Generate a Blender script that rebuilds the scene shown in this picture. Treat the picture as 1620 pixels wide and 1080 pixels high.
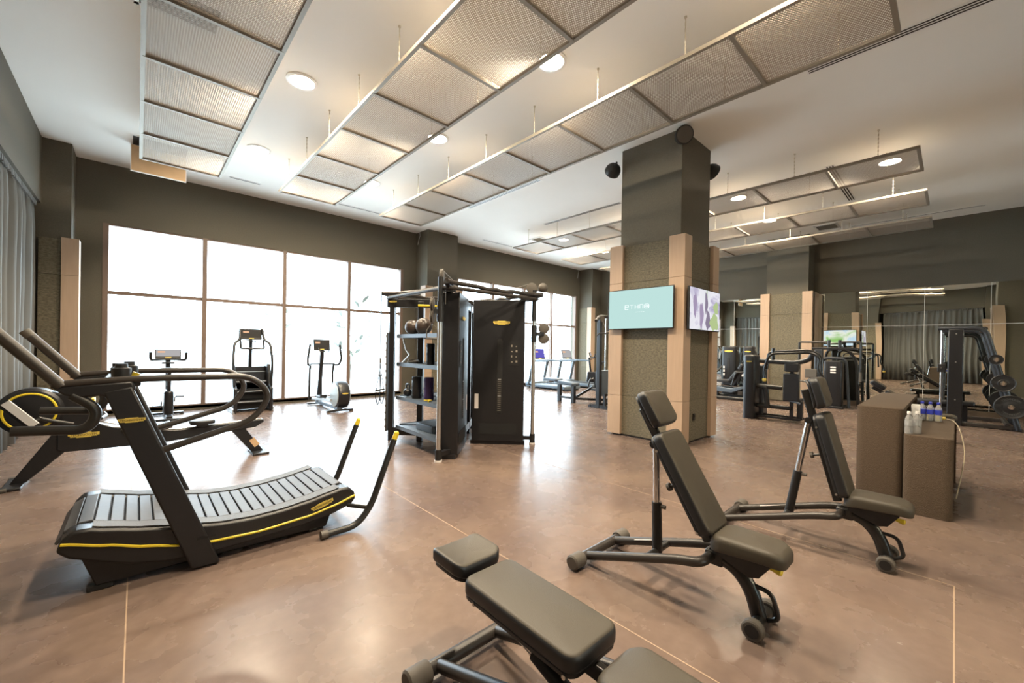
import bpy, math, random
from mathutils import Vector, Matrix, Euler
random.seed(7)
PI = math.pi
for o in list(bpy.data.objects): bpy.data.objects.remove(o)
scene = bpy.context.scene
COL = scene.collection

# ------------------------------------------------------------------ camera
cam = bpy.data.cameras.new('camera'); cam.sensor_fit = 'HORIZONTAL'; cam.sensor_width = 36.0
cam.lens = 36.0*644.28/1620; cam.shift_y = 12.42/1620; cam.clip_start = 0.02; cam.clip_end = 300
camo = bpy.data.objects.new('camera', cam); COL.objects.link(camo)
def cam_axes(yaw, pitch, roll):
    f = Vector((math.sin(yaw)*math.cos(pitch), math.cos(yaw)*math.cos(pitch), math.sin(pitch)))
    r = Vector((math.cos(yaw), -math.sin(yaw), 0)); u = r.cross(f)
    return r*math.cos(roll)+u*math.sin(roll), u*math.cos(roll)-r*math.sin(roll), f
cr, cu, cf = cam_axes(0.743903, -0.004213, 0.016617)
camo.matrix_world = Matrix(((cr.x, cu.x, -cf.x, 0), (cr.y, cu.y, -cf.y, 0), (cr.z, cu.z, -cf.z, 1.5), (0, 0, 0, 1)))
scene.camera = camo

# ------------------------------------------------------------------ world, exposure
world = bpy.data.worlds.new('world'); scene.world = world; world.use_nodes = True
wb = world.node_tree.nodes['Background']; wb.inputs[0].default_value = (0.72, 0.87, 1.0, 1); wb.inputs[1].default_value = 5.0
vs = scene.view_settings
vs.view_transform = 'Standard'; vs.look = 'None'; vs.gamma = 1.0; vs.use_curve_mapping = False; vs.exposure = 1.55
LAMP_POWER = 48.0
def portal(x0, x1, z0, z1, y):
    l = bpy.data.lights.new('window_portal', 'AREA'); l.shape = 'RECTANGLE'; l.size = x1-x0; l.size_y = z1-z0
    l.cycles.is_portal = True
    o = bpy.data.objects.new('window_portal', l); COL.objects.link(o)
    o.location = ((x0+x1)/2, y, (z0+z1)/2); o.rotation_euler = (-PI/2, 0, 0)
portal(-0.51, 5.95, 0.1, 3.84, 11.7)
portal(7.94, 14.4, 0.1, 3.84, 11.7)

# ------------------------------------------------------------------ materials
M = {}
def mat(name, col, rough=0.5, metal=0.0, spec=None, noise=None, bump=None, coat=0.0, sheen=0.0):
    """noise=(scale, amount, stretch) varies the colour; bump=(scale, strength)"""
    m = bpy.data.materials.new(name); m.use_nodes = True; nt = m.node_tree
    b = nt.nodes['Principled BSDF']
    b.inputs['Base Color'].default_value = (*col, 1); b.inputs['Roughness'].default_value = rough
    b.inputs['Metallic'].default_value = metal
    if spec is not None: b.inputs['Specular IOR Level'].default_value = spec
    b.inputs['Coat Weight'].default_value = coat
    if noise or bump:
        tc = nt.nodes.new('ShaderNodeTexCoord')
    if noise:
        mp = nt.nodes.new('ShaderNodeMapping'); mp.inputs['Scale'].default_value = noise[2] if len(noise) > 2 else (1, 1, 1)
        nz = nt.nodes.new('ShaderNodeTexNoise'); nz.inputs['Scale'].default_value = noise[0]; nz.inputs['Detail'].default_value = 6
        cr_ = nt.nodes.new('ShaderNodeMix'); cr_.data_type = 'RGBA'
        k = noise[1]
        cr_.inputs[6].default_value = (*[c*(1-k) for c in col], 1); cr_.inputs[7].default_value = (*[min(1, c*(1+k)) for c in col], 1)
        nt.links.new(tc.outputs['Object'], mp.inputs[0]); nt.links.new(mp.outputs[0], nz.inputs['Vector'])
        nt.links.new(nz.outputs[0], cr_.inputs[0]); nt.links.new(cr_.outputs[2], b.inputs['Base Color'])
    if bump:
        nb = nt.nodes.new('ShaderNodeTexNoise'); nb.inputs['Scale'].default_value = bump[0]; nb.inputs['Detail'].default_value = 3
        bp = nt.nodes.new('ShaderNodeBump'); bp.inputs['Strength'].default_value = bump[1]; bp.inputs['Distance'].default_value = 0.01
        nt.links.new(tc.outputs['Object'], nb.inputs['Vector']); nt.links.new(nb.outputs[0], bp.inputs['Height'])
        nt.links.new(bp.outputs[0], b.inputs['Normal'])
    M[name] = m; return m
def emit(name, col, strength):
    m = bpy.data.materials.new(name); m.use_nodes = True; nt = m.node_tree; nt.nodes.remove(nt.nodes['Principled BSDF'])
    e = nt.nodes.new('ShaderNodeEmission'); e.inputs[0].default_value = (*col, 1); e.inputs[1].default_value = strength
    nt.links.new(e.outputs[0], nt.nodes['Material Output'].inputs[0]); M[name] = m; return m

mat('ceiling', (0.87, 0.865, 0.84), 0.9, noise=(1.2, 0.03))
mat('wall', (0.100, 0.089, 0.066), 0.75, noise=(60, 0.25, (1, 1, 1)), bump=(180, 0.35))
mat('woven', (0.125, 0.108, 0.072), 0.8, noise=(26, 0.9, (1, 1, 2.0)), bump=(160, 0.5))
mat('wood', (0.40, 0.285, 0.20), 0.5, noise=(7, 0.13, (6, 6, 0.35)))
mat('frame_wood', (0.16, 0.11, 0.085), 0.5)
mat('aluminium', (0.55, 0.57, 0.58), 0.35, 0.8)
mat('mesh_metal', (0.33, 0.285, 0.24), 0.5, 0.2)
mat('rail_metal', (0.27, 0.24, 0.20), 0.5, 0.4)
mat('chain', (0.60, 0.55, 0.46), 0.4, 0.4)
mat('plate_black', (0.011, 0.011, 0.013), 0.36, noise=(25, 0.15))
mat('tube_black', (0.015, 0.0145, 0.014), 0.32)
mat('tube_brown', (0.030, 0.025, 0.022), 0.36)
mat('plastic_black', (0.010, 0.010, 0.011), 0.45)
mat('dark_steel', (0.035, 0.04, 0.048), 0.35, 0.3)
mat('steel_blue', (0.10, 0.125, 0.155), 0.4, 0.3)
mat('vinyl', (0.055, 0.047, 0.035), 0.5, spec=0.35, bump=(300, 0.12))
mat('black_vinyl_and_shade', (0.018, 0.019, 0.022), 0.42)  # black vinyl of pads and shells; also paints shade onto bench pad sides
mat('rubber', (0.085, 0.075, 0.064), 0.6)
mat('rubber_grey', (0.075, 0.073, 0.07), 0.55, bump=(220, 0.5))
mat('slat', (0.075, 0.077, 0.085), 0.5, spec=0.3, noise=(30, 0.18))
mat('yellow', (0.72, 0.55, 0.03), 0.4)
mat('badge_yellow', (0.62, 0.47, 0.09), 0.4)
mat('ink', (0.03, 0.025, 0.01), 0.5)
mat('chrome', (0.72, 0.71, 0.70), 0.12, 1.0)
mat('satin_steel', (0.60, 0.57, 0.53), 0.28, 0.9)
mat('white_plastic', (0.80, 0.80, 0.80), 0.3)
mat('sticker', (0.75, 0.70, 0.68), 0.5)
mat('carpet_box', (0.076, 0.052, 0.033), 0.9, noise=(90, 0.3), bump=(140, 0.8))
mat('grille', (0.62, 0.60, 0.55), 0.5)
mat('slot_dark', (0.006, 0.006, 0.007), 0.7)
mat('hatch', (0.62, 0.42, 0.24), 0.6, noise=(3, 0.25, (1, 4, 1)))
mat('purple', (0.06, 0.03, 0.13), 0.6)
mat('blue_cap', (0.03, 0.05, 0.45), 0.4)
mat('leaf', (0.17, 0.20, 0.17), 0.6)
mat('bark', (0.22, 0.20, 0.17), 0.8)
mat('ground', (0.78, 0.78, 0.75), 0.9, noise=(2, 0.1))
mat('ball', (0.05, 0.035, 0.028), 0.35, noise=(30, 0.4))
mat('dark_glass', (0.01, 0.01, 0.012), 0.08)
mat('cable', (0.55, 0.48, 0.35), 0.5)
mat('cover_grey', (0.36, 0.40, 0.40), 0.4)
mat('tread_blue', (0.10, 0.13, 0.16), 0.4, 0.1)
emit('lamp', (1.0, 0.86, 0.66), 30.0)

def floor_mat():
    m = mat('floor', (0.25, 0.155, 0.112), 0.3, spec=0.5); nt = m.node_tree; b = nt.nodes['Principled BSDF']; b.inputs['IOR'].default_value = 1.33
    tc = nt.nodes.new('ShaderNodeTexCoord')
    n1 = nt.nodes.new('ShaderNodeTexNoise'); n1.inputs['Scale'].default_value = 1.1; n1.inputs['Detail'].default_value = 3; n1.inputs['Roughness'].default_value = 0.5
    n1.inputs['Distortion'].default_value = 0.3
    r1 = nt.nodes.new('ShaderNodeValToRGB'); e = r1.color_ramp.elements
    e[0].position = 0.28; e[0].color = (0.118, 0.085, 0.074, 1); e[1].position = 0.72; e[1].color = (0.176, 0.127, 0.100, 1)
    n2 = nt.nodes.new('ShaderNodeTexNoise'); n2.inputs['Scale'].default_value = 14; n2.inputs['Detail'].default_value = 3
    mx = nt.nodes.new('ShaderNodeMix'); mx.data_type = 'RGBA'; mx.blend_type = 'OVERLAY'; mx.inputs[0].default_value = 0.22
    n3 = nt.nodes.new('ShaderNodeTexNoise'); n3.inputs['Scale'].default_value = 3.5; n3.inputs['Detail'].default_value = 6
    mr = nt.nodes.new('ShaderNodeMapRange'); mr.inputs[1].default_value = 0.3; mr.inputs[2].default_value = 0.7; mr.inputs[3].default_value = 0.24; mr.inputs[4].default_value = 0.30
    for n in (n1, n2, n3): nt.links.new(tc.outputs['Object'], n.inputs['Vector'])
    nt.links.new(n1.outputs[0], r1.inputs[0]); nt.links.new(r1.outputs[0], mx.inputs[6]); nt.links.new(n2.outputs[0], mx.inputs[7])
    nt.links.new(mx.outputs[2], b.inputs['Base Color']); nt.links.new(n3.outputs[0], mr.inputs[0]); nt.links.new(mr.outputs[0], b.inputs['Roughness'])
floor_mat()
mat('floor_joint', (0.36, 0.26, 0.18), 0.6)

def glass_mat():
    m = bpy.data.materials.new('glass'); m.use_nodes = True; nt = m.node_tree; nt.nodes.remove(nt.nodes['Principled BSDF'])
    t = nt.nodes.new('ShaderNodeBsdfTransparent'); t.inputs[0].default_value = (0.97, 0.985, 0.98, 1)
    g = nt.nodes.new('ShaderNodeBsdfGlossy'); g.inputs['Roughness'].default_value = 0.02
    lw = nt.nodes.new('ShaderNodeLayerWeight'); pw = nt.nodes.new('ShaderNodeMath'); pw.operation = 'POWER'; pw.inputs[1].default_value = 5
    f = nt.nodes.new('ShaderNodeMath'); f.operation = 'MULTIPLY_ADD'; f.inputs[1].default_value = 0.7; f.inputs[2].default_value = 0.03
    nt.links.new(lw.outputs['Facing'], pw.inputs[0]); nt.links.new(pw.outputs[0], f.inputs[0])
    mx = nt.nodes.new('ShaderNodeMixShader'); nt.links.new(f.outputs[0], mx.inputs[0])
    nt.links.new(t.outputs[0], mx.inputs[1]); nt.links.new(g.outputs[0], mx.inputs[2])
    nt.links.new(mx.outputs[0], nt.nodes['Material Output'].inputs[0]); M['glass'] = m
glass_mat()
def mirror_mat():
    m = bpy.data.materials.new('mirror'); m.use_nodes = True; nt = m.node_tree; nt.nodes.remove(nt.nodes['Principled BSDF'])
    g = nt.nodes.new('ShaderNodeBsdfGlossy'); g.inputs['Roughness'].default_value = 0.0; g.inputs[0].default_value = (0.80, 0.82, 0.76, 1)
    tc = nt.nodes.new('ShaderNodeTexCoord'); nz = nt.nodes.new('ShaderNodeTexNoise'); nz.inputs['Scale'].default_value = 0.9; nz.inputs['Detail'].default_value = 0
    bp = nt.nodes.new('ShaderNodeBump'); bp.inputs['Strength'].default_value = 0.10; bp.inputs['Distance'].default_value = 0.03
    nt.links.new(tc.outputs['Object'], nz.inputs['Vector']); nt.links.new(nz.outputs[0], bp.inputs['Height']); nt.links.new(bp.outputs[0], g.inputs['Normal'])
    nt.links.new(g.outputs[0], nt.nodes['Material Output'].inputs[0]); M['mirror'] = m
mirror_mat()
def water_mat():
    m = mat('clear_plastic', (0.9, 0.93, 0.95), 0.08); b = m.node_tree.nodes['Principled BSDF']
    b.inputs['Transmission Weight'].default_value = 0.8; b.inputs['IOR'].default_value = 1.2
water_mat()
def curtain_mat():
    m = bpy.data.materials.new('curtain'); m.use_nodes = True; nt = m.node_tree; b = nt.nodes['Principled BSDF']
    b.inputs['Base Color'].default_value = (0.20, 0.205, 0.20, 1); b.inputs['Roughness'].default_value = 0.85
    t = nt.nodes.new('ShaderNodeBsdfTranslucent'); t.inputs[0].default_value = (0.30, 0.31, 0.31, 1)
    mx = nt.nodes.new('ShaderNodeMixShader'); mx.inputs[0].default_value = 0.22
    nt.links.new(b.outputs[0], mx.inputs[1]); nt.links.new(t.outputs[0], mx.inputs[2])
    nt.links.new(mx.outputs[0], nt.nodes['Material Output'].inputs[0]); M['curtain'] = m
curtain_mat()
def screen_photo_mat(name, strength, cols, scale, loc):
    m = bpy.data.materials.new(name); m.use_nodes = True; nt = m.node_tree; nt.nodes.remove(nt.nodes['Principled BSDF'])
    tc = nt.nodes.new('ShaderNodeTexCoord'); mp = nt.nodes.new('ShaderNodeMapping'); mp.inputs['Location'].default_value = loc
    nz = nt.nodes.new('ShaderNodeTexNoise'); nz.inputs['Scale'].default_value = scale; nz.inputs['Detail'].default_value = 4; nz.inputs['Distortion'].default_value = 1.0
    r = nt.nodes.new('ShaderNodeValToRGB'); el = r.color_ramp.elements
    while len(el) < len(cols): el.new(0.5)
    for i, (p, c) in enumerate(cols): el[i].position = p; el[i].color = (*c, 1)
    e = nt.nodes.new('ShaderNodeEmission'); e.inputs[1].default_value = strength
    nt.links.new(tc.outputs['Object'], mp.inputs[0]); nt.links.new(mp.outputs[0], nz.inputs['Vector']); nt.links.new(nz.outputs[0], r.inputs[0])
    nt.links.new(r.outputs[0], e.inputs[0]); nt.links.new(e.outputs[0], nt.nodes['Material Output'].inputs[0]); M[name] = m
screen_photo_mat('screen_walkers', 0.31, [(0.30, (0.40, 0.62, 0.22)), (0.40, (0.86, 0.86, 0.92)), (0.52, (0.93, 0.92, 0.98)), (0.60, (0.62, 0.58, 0.75)), (0.72, (0.25, 0.2, 0.34))], 2.2, (3.3, 1, 2))
screen_photo_mat('screen_beach', 0.36, [(0.3, (0.9, 0.97, 1.0)), (0.45, (0.6, 0.8, 1.0)), (0.55, (0.95, 0.97, 0.9)), (0.7, (0.35, 0.65, 0.2))], 1.6, (0, 2, 1))
emit('figure_violet', (0.52, 0.42, 0.62), 0.25)
emit('figure_dark', (0.36, 0.30, 0.42), 0.25)
emit('figure_green', (0.58, 0.72, 0.35), 0.27)
emit('screen_mint', (0.62, 0.90, 0.86), 0.29)
emit('screen_text', (0.95, 1.0, 1.0), 0.42)
emit('screen_grey', (0.62, 0.60, 0.60), 0.25)
emit('screen_orange', (0.85, 0.50, 0.30), 0.35)
emit('screen_violet', (0.12, 0.10, 0.45), 0.4)

# ------------------------------------------------------------------ mesh helpers
def V(*a): return Vector(a)
def fillet(pts, r, n=6, closed=False):
    pts = [Vector(p) for p in pts]; out = []; N = len(pts)
    for i, p in enumerate(pts):
        if not closed and i in (0, N-1): out.append(p); continue
        a = pts[i-1]; b = pts[(i+1) % N]; da = a-p; db = b-p
        d = min(r, da.length*0.49, db.length*0.49)
        p0 = p+da.normalized()*d; p1 = p+db.normalized()*d
        for k in range(n+1):
            t = k/n; out.append(p0*(1-t)**2+p*2*t*(1-t)+p1*t*t)
    return out
class G:
    def __init__(s): s.v = []; s.f = []
    def add(s, vs, fs):
        o = len(s.v); s.v += [tuple(v) for v in vs]; s.f += [tuple(i+o for i in f) for f in fs]; return s
    def box(s, x0, x1, y0, y1, z0, z1):
        if x0 > x1: x0, x1 = x1, x0
        if y0 > y1: y0, y1 = y1, y0
        if z0 > z1: z0, z1 = z1, z0
        return s.add([(x, y, z) for x in (x0, x1) for y in (y0, y1) for z in (z0, z1)],
                     [(0, 1, 3, 2), (4, 6, 7, 5), (0, 4, 5, 1), (2, 3, 7, 6), (0, 2, 6, 4), (1, 5, 7, 3)])
    def obox(s, c, size, rot=(0, 0, 0)):
        R = Euler(rot).to_matrix(); c = Vector(c); g = G().box(-size[0]/2, size[0]/2, -size[1]/2, size[1]/2, -size[2]/2, size[2]/2)
        return s.add([c+R@Vector(v) for v in g.v], g.f)
    def bar(s, p0, p1, w, h, up=(0, 0, 1)):
        p0 = Vector(p0); p1 = Vector(p1); d = (p1-p0).normalized(); u = Vector(up)
        if abs(d.dot(u)) > 0.99: u = Vector((1, 0, 0))
        a = d.cross(u).normalized(); b = a.cross(d)
        vs = [p+a*sx*w/2+b*sy*h/2 for p in (p0, p1) for sx, sy in ((-1, -1), (1, -1), (1, 1), (-1, 1))]
        return s.add(vs, [(3, 2, 1, 0), (4, 5, 6, 7), (0, 1, 5, 4), (1, 2, 6, 5), (2, 3, 7, 6), (3, 0, 4, 7)])
    def tube(s, pts, r, n=10, closed=False, flat=1.0):
        pts = [Vector(p) for p in pts]; N = len(pts); rs = r if isinstance(r, (list, tuple)) else [r]*N
        vs = []; fs = []; T0 = None; nrm = None
        for i, p in enumerate(pts):
            if closed: t = (pts[(i+1) % N]-pts[i-1]).normalized()
            elif i == 0: t = (pts[1]-p).normalized()
            elif i == N-1: t = (p-pts[-2]).normalized()
            else: t = ((pts[i+1]-p).normalized()+(p-pts[i-1]).normalized()).normalized()
            if nrm is None:
                a = Vector((0, 0, 1)) if abs(t.z) < 0.9 else Vector((1, 0, 0)); nrm = (a-t*a.dot(t)).normalized()
            else: nrm = (nrm-t*nrm.dot(t)).normalized()
            b = t.cross(nrm)
            for k in range(n):
                an = 2*PI*k/n; vs.append(p+(nrm*math.cos(an)*flat+b*math.sin(an))*rs[i])
        L = N if closed else N-1
        for i in range(L):
            for k in range(n):
                a = i*n+k; b2 = i*n+(k+1) % n; c = ((i+1) % N)*n+(k+1) % n; d = ((i+1) % N)*n+k
                fs.append((a, b2, c, d))
        if not closed: fs += [tuple(range(n))[::-1], tuple((N-1)*n+k for k in range(n))]
        return s.add(vs, fs)
    def cyl(s, p0, p1, r, n=16, r2=None): return s.tube([p0, p1], [r, r if r2 is None else r2], n)
    def prism(s, poly, a, b, plane='xz'):
        k = len(poly)
        if plane == 'xz': P = lambda p, t: (p[0], t, p[1])
        elif plane == 'yz': P = lambda p, t: (t, p[0], p[1])
        else: P = lambda p, t: (p[0], p[1], t)
        vs = [P(p, a) for p in poly]+[P(p, b) for p in poly]
        fs = [tuple(range(k))[::-1], tuple(range(k, 2*k))]+[(i, (i+1) % k, k+(i+1) % k, k+i) for i in range(k)]
        return s.add(vs, fs)
    def ball(s, c, r, n=16, m=10, sc=(1, 1, 1)):
        vs = []; fs = []
        for j in range(m+1):
            th = PI*j/m
            for k in range(n):
                ph = 2*PI*k/n; vs.append((c[0]+r*sc[0]*math.sin(th)*math.cos(ph), c[1]+r*sc[1]*math.sin(th)*math.sin(ph), c[2]+r*sc[2]*math.cos(th)))
        for j in range(m):
            for k in range(n): fs.append((j*n+k, (j+1)*n+k, (j+1)*n+(k+1) % n, j*n+(k+1) % n))
        return s.add(vs, fs)
    def lathe(s, prof, o=(0, 0, 0), axis=(0, 0, 1), n=24):
        ax = Vector(axis).normalized(); a = Vector((1, 0, 0)) if abs(ax.x) < 0.9 else Vector((0, 1, 0)); u = (a-ax*a.dot(ax)).normalized(); w = ax.cross(u); o = Vector(o)
        vs = [o+ax*h+(u*math.cos(2*PI*k/n)+w*math.sin(2*PI*k/n))*r for r, h in prof for k in range(n)]
        fs = [(j*n+k, j*n+(k+1) % n, (j+1)*n+(k+1) % n, (j+1)*n+k) for j in range(len(prof)-1) for k in range(n)]
        fs += [tuple(range(n))[::-1], tuple((len(prof)-1)*n+k for k in range(n))]
        return s.add(vs, fs)
    def pad(s, outline, t, e, fn=None, n=4, e0=None):
        """cushion: closed 2-D outline, thickness t, rounded edge e; fn maps (x, y, z) to its place"""
        P = [Vector((p[0], p[1])) for p in outline]; K = len(P); nr = []
        A = sum(P[i].x*P[(i+1) % K].y-P[(i+1) % K].x*P[i].y for i in range(K))
        if A < 0: P = P[::-1]
        for i in range(K):
            d = (P[(i+1) % K]-P[i-1]).normalized(); nr.append(Vector((-d.y, d.x)))
        e0 = e*0.4 if e0 is None else e0; rows = []
        for k in range(n+1):
            a = PI/2*k/n; rows.append((e0*(1-math.sin(a)), e0*(1-math.cos(a))))
        for k in range(n+1):
            a = PI/2*k/n; rows.append((e*(1-math.cos(a)), t-e*(1-math.sin(a))))
        f = fn or (lambda x, y, z: (x, y, z))
        vs = [f(*(P[i]+nr[i]*ins), z) for ins, z in rows for i in range(K)]; R = len(rows)
        fs = [(j*K+i, j*K+(i+1) % K, (j+1)*K+(i+1) % K, (j+1)*K+i) for j in range(R-1) for i in range(K)]
        c0 = sum(P, Vector((0, 0)))/K; vs += [f(c0.x, c0.y, 0), f(c0.x, c0.y, t)]
        fs += [(R*K, (i+1) % K, i) for i in range(K)]+[(R*K+1, (R-1)*K+i, (R-1)*K+(i+1) % K) for i in range(K)]
        return s.add(vs, fs)
    def xf(s, mtx):
        s.v = [tuple(mtx@Vector(v)) for v in s.v]; return s
    def mesh(s, name, m, ang=35):
        me = bpy.data.meshes.new(name); me.from_pydata(s.v, [], s.f); me.materials.append(M[m])
        me.polygons.foreach_set('use_smooth', [True]*len(me.polygons)); me.update(); me.set_sharp_from_angle(angle=math.radians(ang)); return me
    def build(s, name, m, parent=None, bev=0, ang=35, label=None):
        return link(name, s.mesh(name, m, ang), parent, bev, label)
def link(name, me, parent=None, bev=0, label=None, loc=None, rot=None, sc=None):
    o = bpy.data.objects.new(name, me); COL.objects.link(o)
    if parent: o.parent = parent
    if bev:
        b = o.modifiers.new('bevel', 'BEVEL'); b.width = bev; b.segments = 2; b.limit_method = 'ANGLE'; b.angle_limit = math.radians(40)
    if label: o['label'] = label
    if loc is not None: o.location = loc
    if rot is not None: o.rotation_euler = rot
    if sc is not None: o.scale = sc
    return o
def tag(o, label, cat, group=None):
    o['label'] = label; o['category'] = cat
    if group: o['group'] = group
    return o
def thing(name, label, cat, loc=(0, 0, 0), rz=0, group=None):
    o = bpy.data.objects.new(name, None); COL.objects.link(o); o.location = loc; o.rotation_euler = (0, 0, rz); o.empty_display_size = 0.1
    return tag(o, label, cat, group)
def struct(o): o['kind'] = 'structure'; return o
def copy_tree(o, parent=None):
    c = o.copy(); COL.objects.link(c); c.parent = parent
    for ch in o.children: copy_tree(ch, c)
    return c
def rrect(w, h, r, n=5, cx=0, cy=0):
    out = []
    for sx, sy, a0 in ((1, 1, 0), (-1, 1, 90), (-1, -1, 180), (1, -1, 270)):
        for k in range(n+1):
            a = math.radians(a0+90*k/n); out.append((cx+sx*(w/2-r)+r*math.cos(a), cy+sy*(h/2-r)+r*math.sin(a)))
    return out
_txt = {}
def text_mesh(txt, m, size=0.1, depth=0.001):
    key = (txt, m, size)
    if key not in _txt:
        c = bpy.data.curves.new('lettering', 'FONT'); c.body = txt; c.size = size; c.extrude = depth; c.align_x = 'CENTER'; c.align_y = 'CENTER'; c.resolution_u = 2
        o = bpy.data.objects.new('lettering', c); COL.objects.link(o)
        dg = bpy.context.evaluated_depsgraph_get(); me = bpy.data.meshes.new_from_object(o.evaluated_get(dg)); me.name = 'lettering'
        bpy.data.objects.remove(o); me.materials.clear(); me.materials.append(M[m]); _txt[key] = me
    return _txt[key]
def badge(parent, loc, rot, w, letters=True):
    """yellow maker's plate, local x along its width, local z out of its face"""
    h = w*0.17; a = w/2
    g = G().prism([(-a*0.86, -h/2), (-a*0.5, -h/2), (-a*0.46, -h*0.68), (a*0.46, -h*0.68), (a*0.5, -h/2), (a*0.86, -h/2), (a*0.86, -h*0.25), (a, -h*0.25), (a, h/2),
                   (a*0.5, h/2), (a*0.46, h*0.68), (-a*0.46, h*0.68), (-a*0.5, h/2), (-a, h/2), (-a, -h*0.1), (-a*0.86, -h*0.1)], 0, 0.004, 'xy')
    b = g.build('badge', 'badge_yellow', parent, label='yellow maker badge'); b.location = loc; b.rotation_euler = rot
    if letters: link('badge_lettering', text_mesh('TECHNOGYM', 'ink', w*0.135), b, loc=(0, 0, 0.0045), label='dark lettering')
    return b

# ================================================================== SETTING
X0, X1, Y0, Y1, ZC = -1.25, 15.3, -1.75, 11.45, 5.02
fl = struct(G().box(-1.9, X1+0.1, Y0-0.1, Y1+0.35, -0.12, 0).build('floor', 'floor'))
for x0, x1, y0, y1 in ((-0.034, -0.028, Y0, 8.0), (1.947, 1.953, Y0, 9.5), (3.917, 3.923, -0.02, 9.5), (1.953, 3.917, -0.023, -0.017), (5.9, 5.906, 1.0, 9.5), (-1.2, 14.5, 7.0, 7.006)):
    G().box(x0, x1, y0, y1, -0.004, 0.0006).build('joint_strip', 'floor_joint', fl)
struct(G().box(-1.9, X1+0.1, Y0-0.1, Y1+0.35, ZC, ZC+0.12).build('ceiling', 'ceiling'))

# --- back wall with two window openings
WZ0, WZ1, TR = 0.10, 3.84, 2.475
W1, W2 = (-0.51, 5.95), (7.94, 14.4)
g = G()
for a, b in ((-1.9, W1[0]), (W1[1], W2[0]), (W2[1], X1+0.1)): g.box(a, b, Y1, Y1+0.3, 0, ZC)
for a, b in (W1, W2): g.box(a, b, Y1, Y1+0.3, WZ1, ZC).box(a, b, Y1, Y1+0.3, 0, WZ0)
struct(g.build('wall_back', 'wall'))
def window(name, a, b):
    w = struct(G().box(a, b, Y1+0.0, Y1+0.14, WZ0-0.06, WZ0+0.03).build(name, 'frame_wood'))
    G().box(a, b, Y1+0.02, Y1+0.12, WZ1-0.03, WZ1).build('head_rail', 'frame_wood', w)
    n = 4; dx = (b-a)/n
    for i in range(n+1):
        x = a+dx*i; x = min(max(x, a+0.03), b-0.03)
        G().box(x-0.042, x+0.042, Y1-0.01, Y1+0.13, WZ0, WZ1).build('mullion', 'frame_wood', w)
    for i in range(n):
        G().box(a+dx*i+0.03, a+dx*(i+1)-0.03, Y1+0.03, Y1+0.11, TR-0.036, TR+0.036).build('transom', 'frame_wood', w)
        for z0, z1 in ((WZ0+0.03, TR-0.03), (TR+0.03, WZ1-0.03)):
            G().box(a+dx*i+0.03, a+dx*(i+1)-0.03, Y1+0.065, Y1+0.072, z0, z1).build('pane', 'glass', w)
window('window_1', *W1); window('window_2', *W2)

# --- left wall: valance band above a curtained recess
struct(G().box(-2.0, -1.9, Y0-0.1, Y1+0.35, 0, ZC).box(X0-0.16, X0, Y0, Y1, 3.87, ZC).build('wall_left', 'wall'))
# --- right wall with mirror panels
MZ0, MZ1, MZT = 0.13, 2.275, 3.29
wr = struct(G().box(X1, X1+0.12, Y0-0.1, Y1+0.35, 0, ZC).build('wall_right', 'wall'))
G().box(X1-0.03, X1, Y0, Y1, 0, MZ0-0.01).build('plinth', 'carpet_box', wr)
def mirror_row(wall, along, fixed, a, b, sign):
    n = max(1, round((b-a)/1.04)); d = (b-a)/n
    for i in range(n):
        for z0, z1 in ((MZ0, MZ1), (MZ1, MZT)):
            p0, p1 = a+d*i+0.004, a+d*(i+1)-0.004
            q0, q1 = sorted((fixed, fixed-sign*0.012))
            gg = G()
            if along == 'y': gg.box(q0, q1, p0, p1, z0+0.004, z1-0.004)
            else: gg.box(p0, p1, q0, q1, z0+0.004, z1-0.004)
            gg.build('mirror_panel', 'mirror', wall, ang=10)
        if i:
            gg = G(); q0, q1 = sorted((fixed, fixed-sign*0.009)); p = a+d*i
            gg.box(q0, q1, p-0.004, p+0.004, MZ0, MZT) if along == 'y' else gg.box(p-0.004, p+0.004, q0, q1, MZ0, MZT)
            gg.build('mirror_joint', 'white_plastic', wall)
    q0, q1 = sorted((fixed, fixed-sign*0.0085)); gg = G()
    gg.box(q0, q1, a, b, MZ1-0.004, MZ1+0.004) if along == 'y' else gg.box(a, b, q0, q1, MZ1-0.004, MZ1+0.004)
    gg.build('mirror_joint', 'white_plastic', wall)
mirror_row(wr, 'y', X1, Y0+0.02, 2.84, 1)
mirror_row(wr, 'y', X1, 4.18, 10.4, 1)
wq = struct(G().box(-1.9, X1+0.1, Y0-0.12, Y0, 0, ZC).build('wall_rear', 'wall'))
mirror_row(wq, 'x', Y0, 1.0, 6.2, -1)
mirror_row(wq, 'x', Y0, 7.7, X1-0.02, -1)

# --- piers on the walls: shaft above, wood trims and woven panels below
CT = 3.31
def panels_on_face(o, axis, f, sgn, a, b, lo=0.0, edges=(0.25, 0.25), seams=(0.70, 2.65)):
    """cladding of one face: axis 'x' = face normal along x at coordinate f"""
    def bx(p0, p1, d0, d1, z0, z1):
        q0, q1 = sorted((f+sgn*d0, f+sgn*d1))
        return G().box(q0, q1, p0, p1, z0, z1) if axis == 'x' else G().box(p0, p1, q0, q1, z0, z1)
    zs = [lo]+list(seams)+[CT]
    for i in range(3):
        z0, z1 = zs[i]+(0.002 if i else 0.02), zs[i+1]-0.002
        if edges[0]: bx(a, a+edges[0], -0.15, 0.13, z0, z1).build('wood_trim', 'wood', o, bev=0.003)
        if edges[1]: bx(b-edges[1], b, -0.15, 0.13, z0, z1).build('wood_trim', 'wood', o, bev=0.003)
        bx(a+edges[0], b-edges[1], -0.1, 0.085, z0, z1-(0.03 if i == 2 else 0)).build('woven_panel', 'woven', o, bev=0.003)
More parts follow.
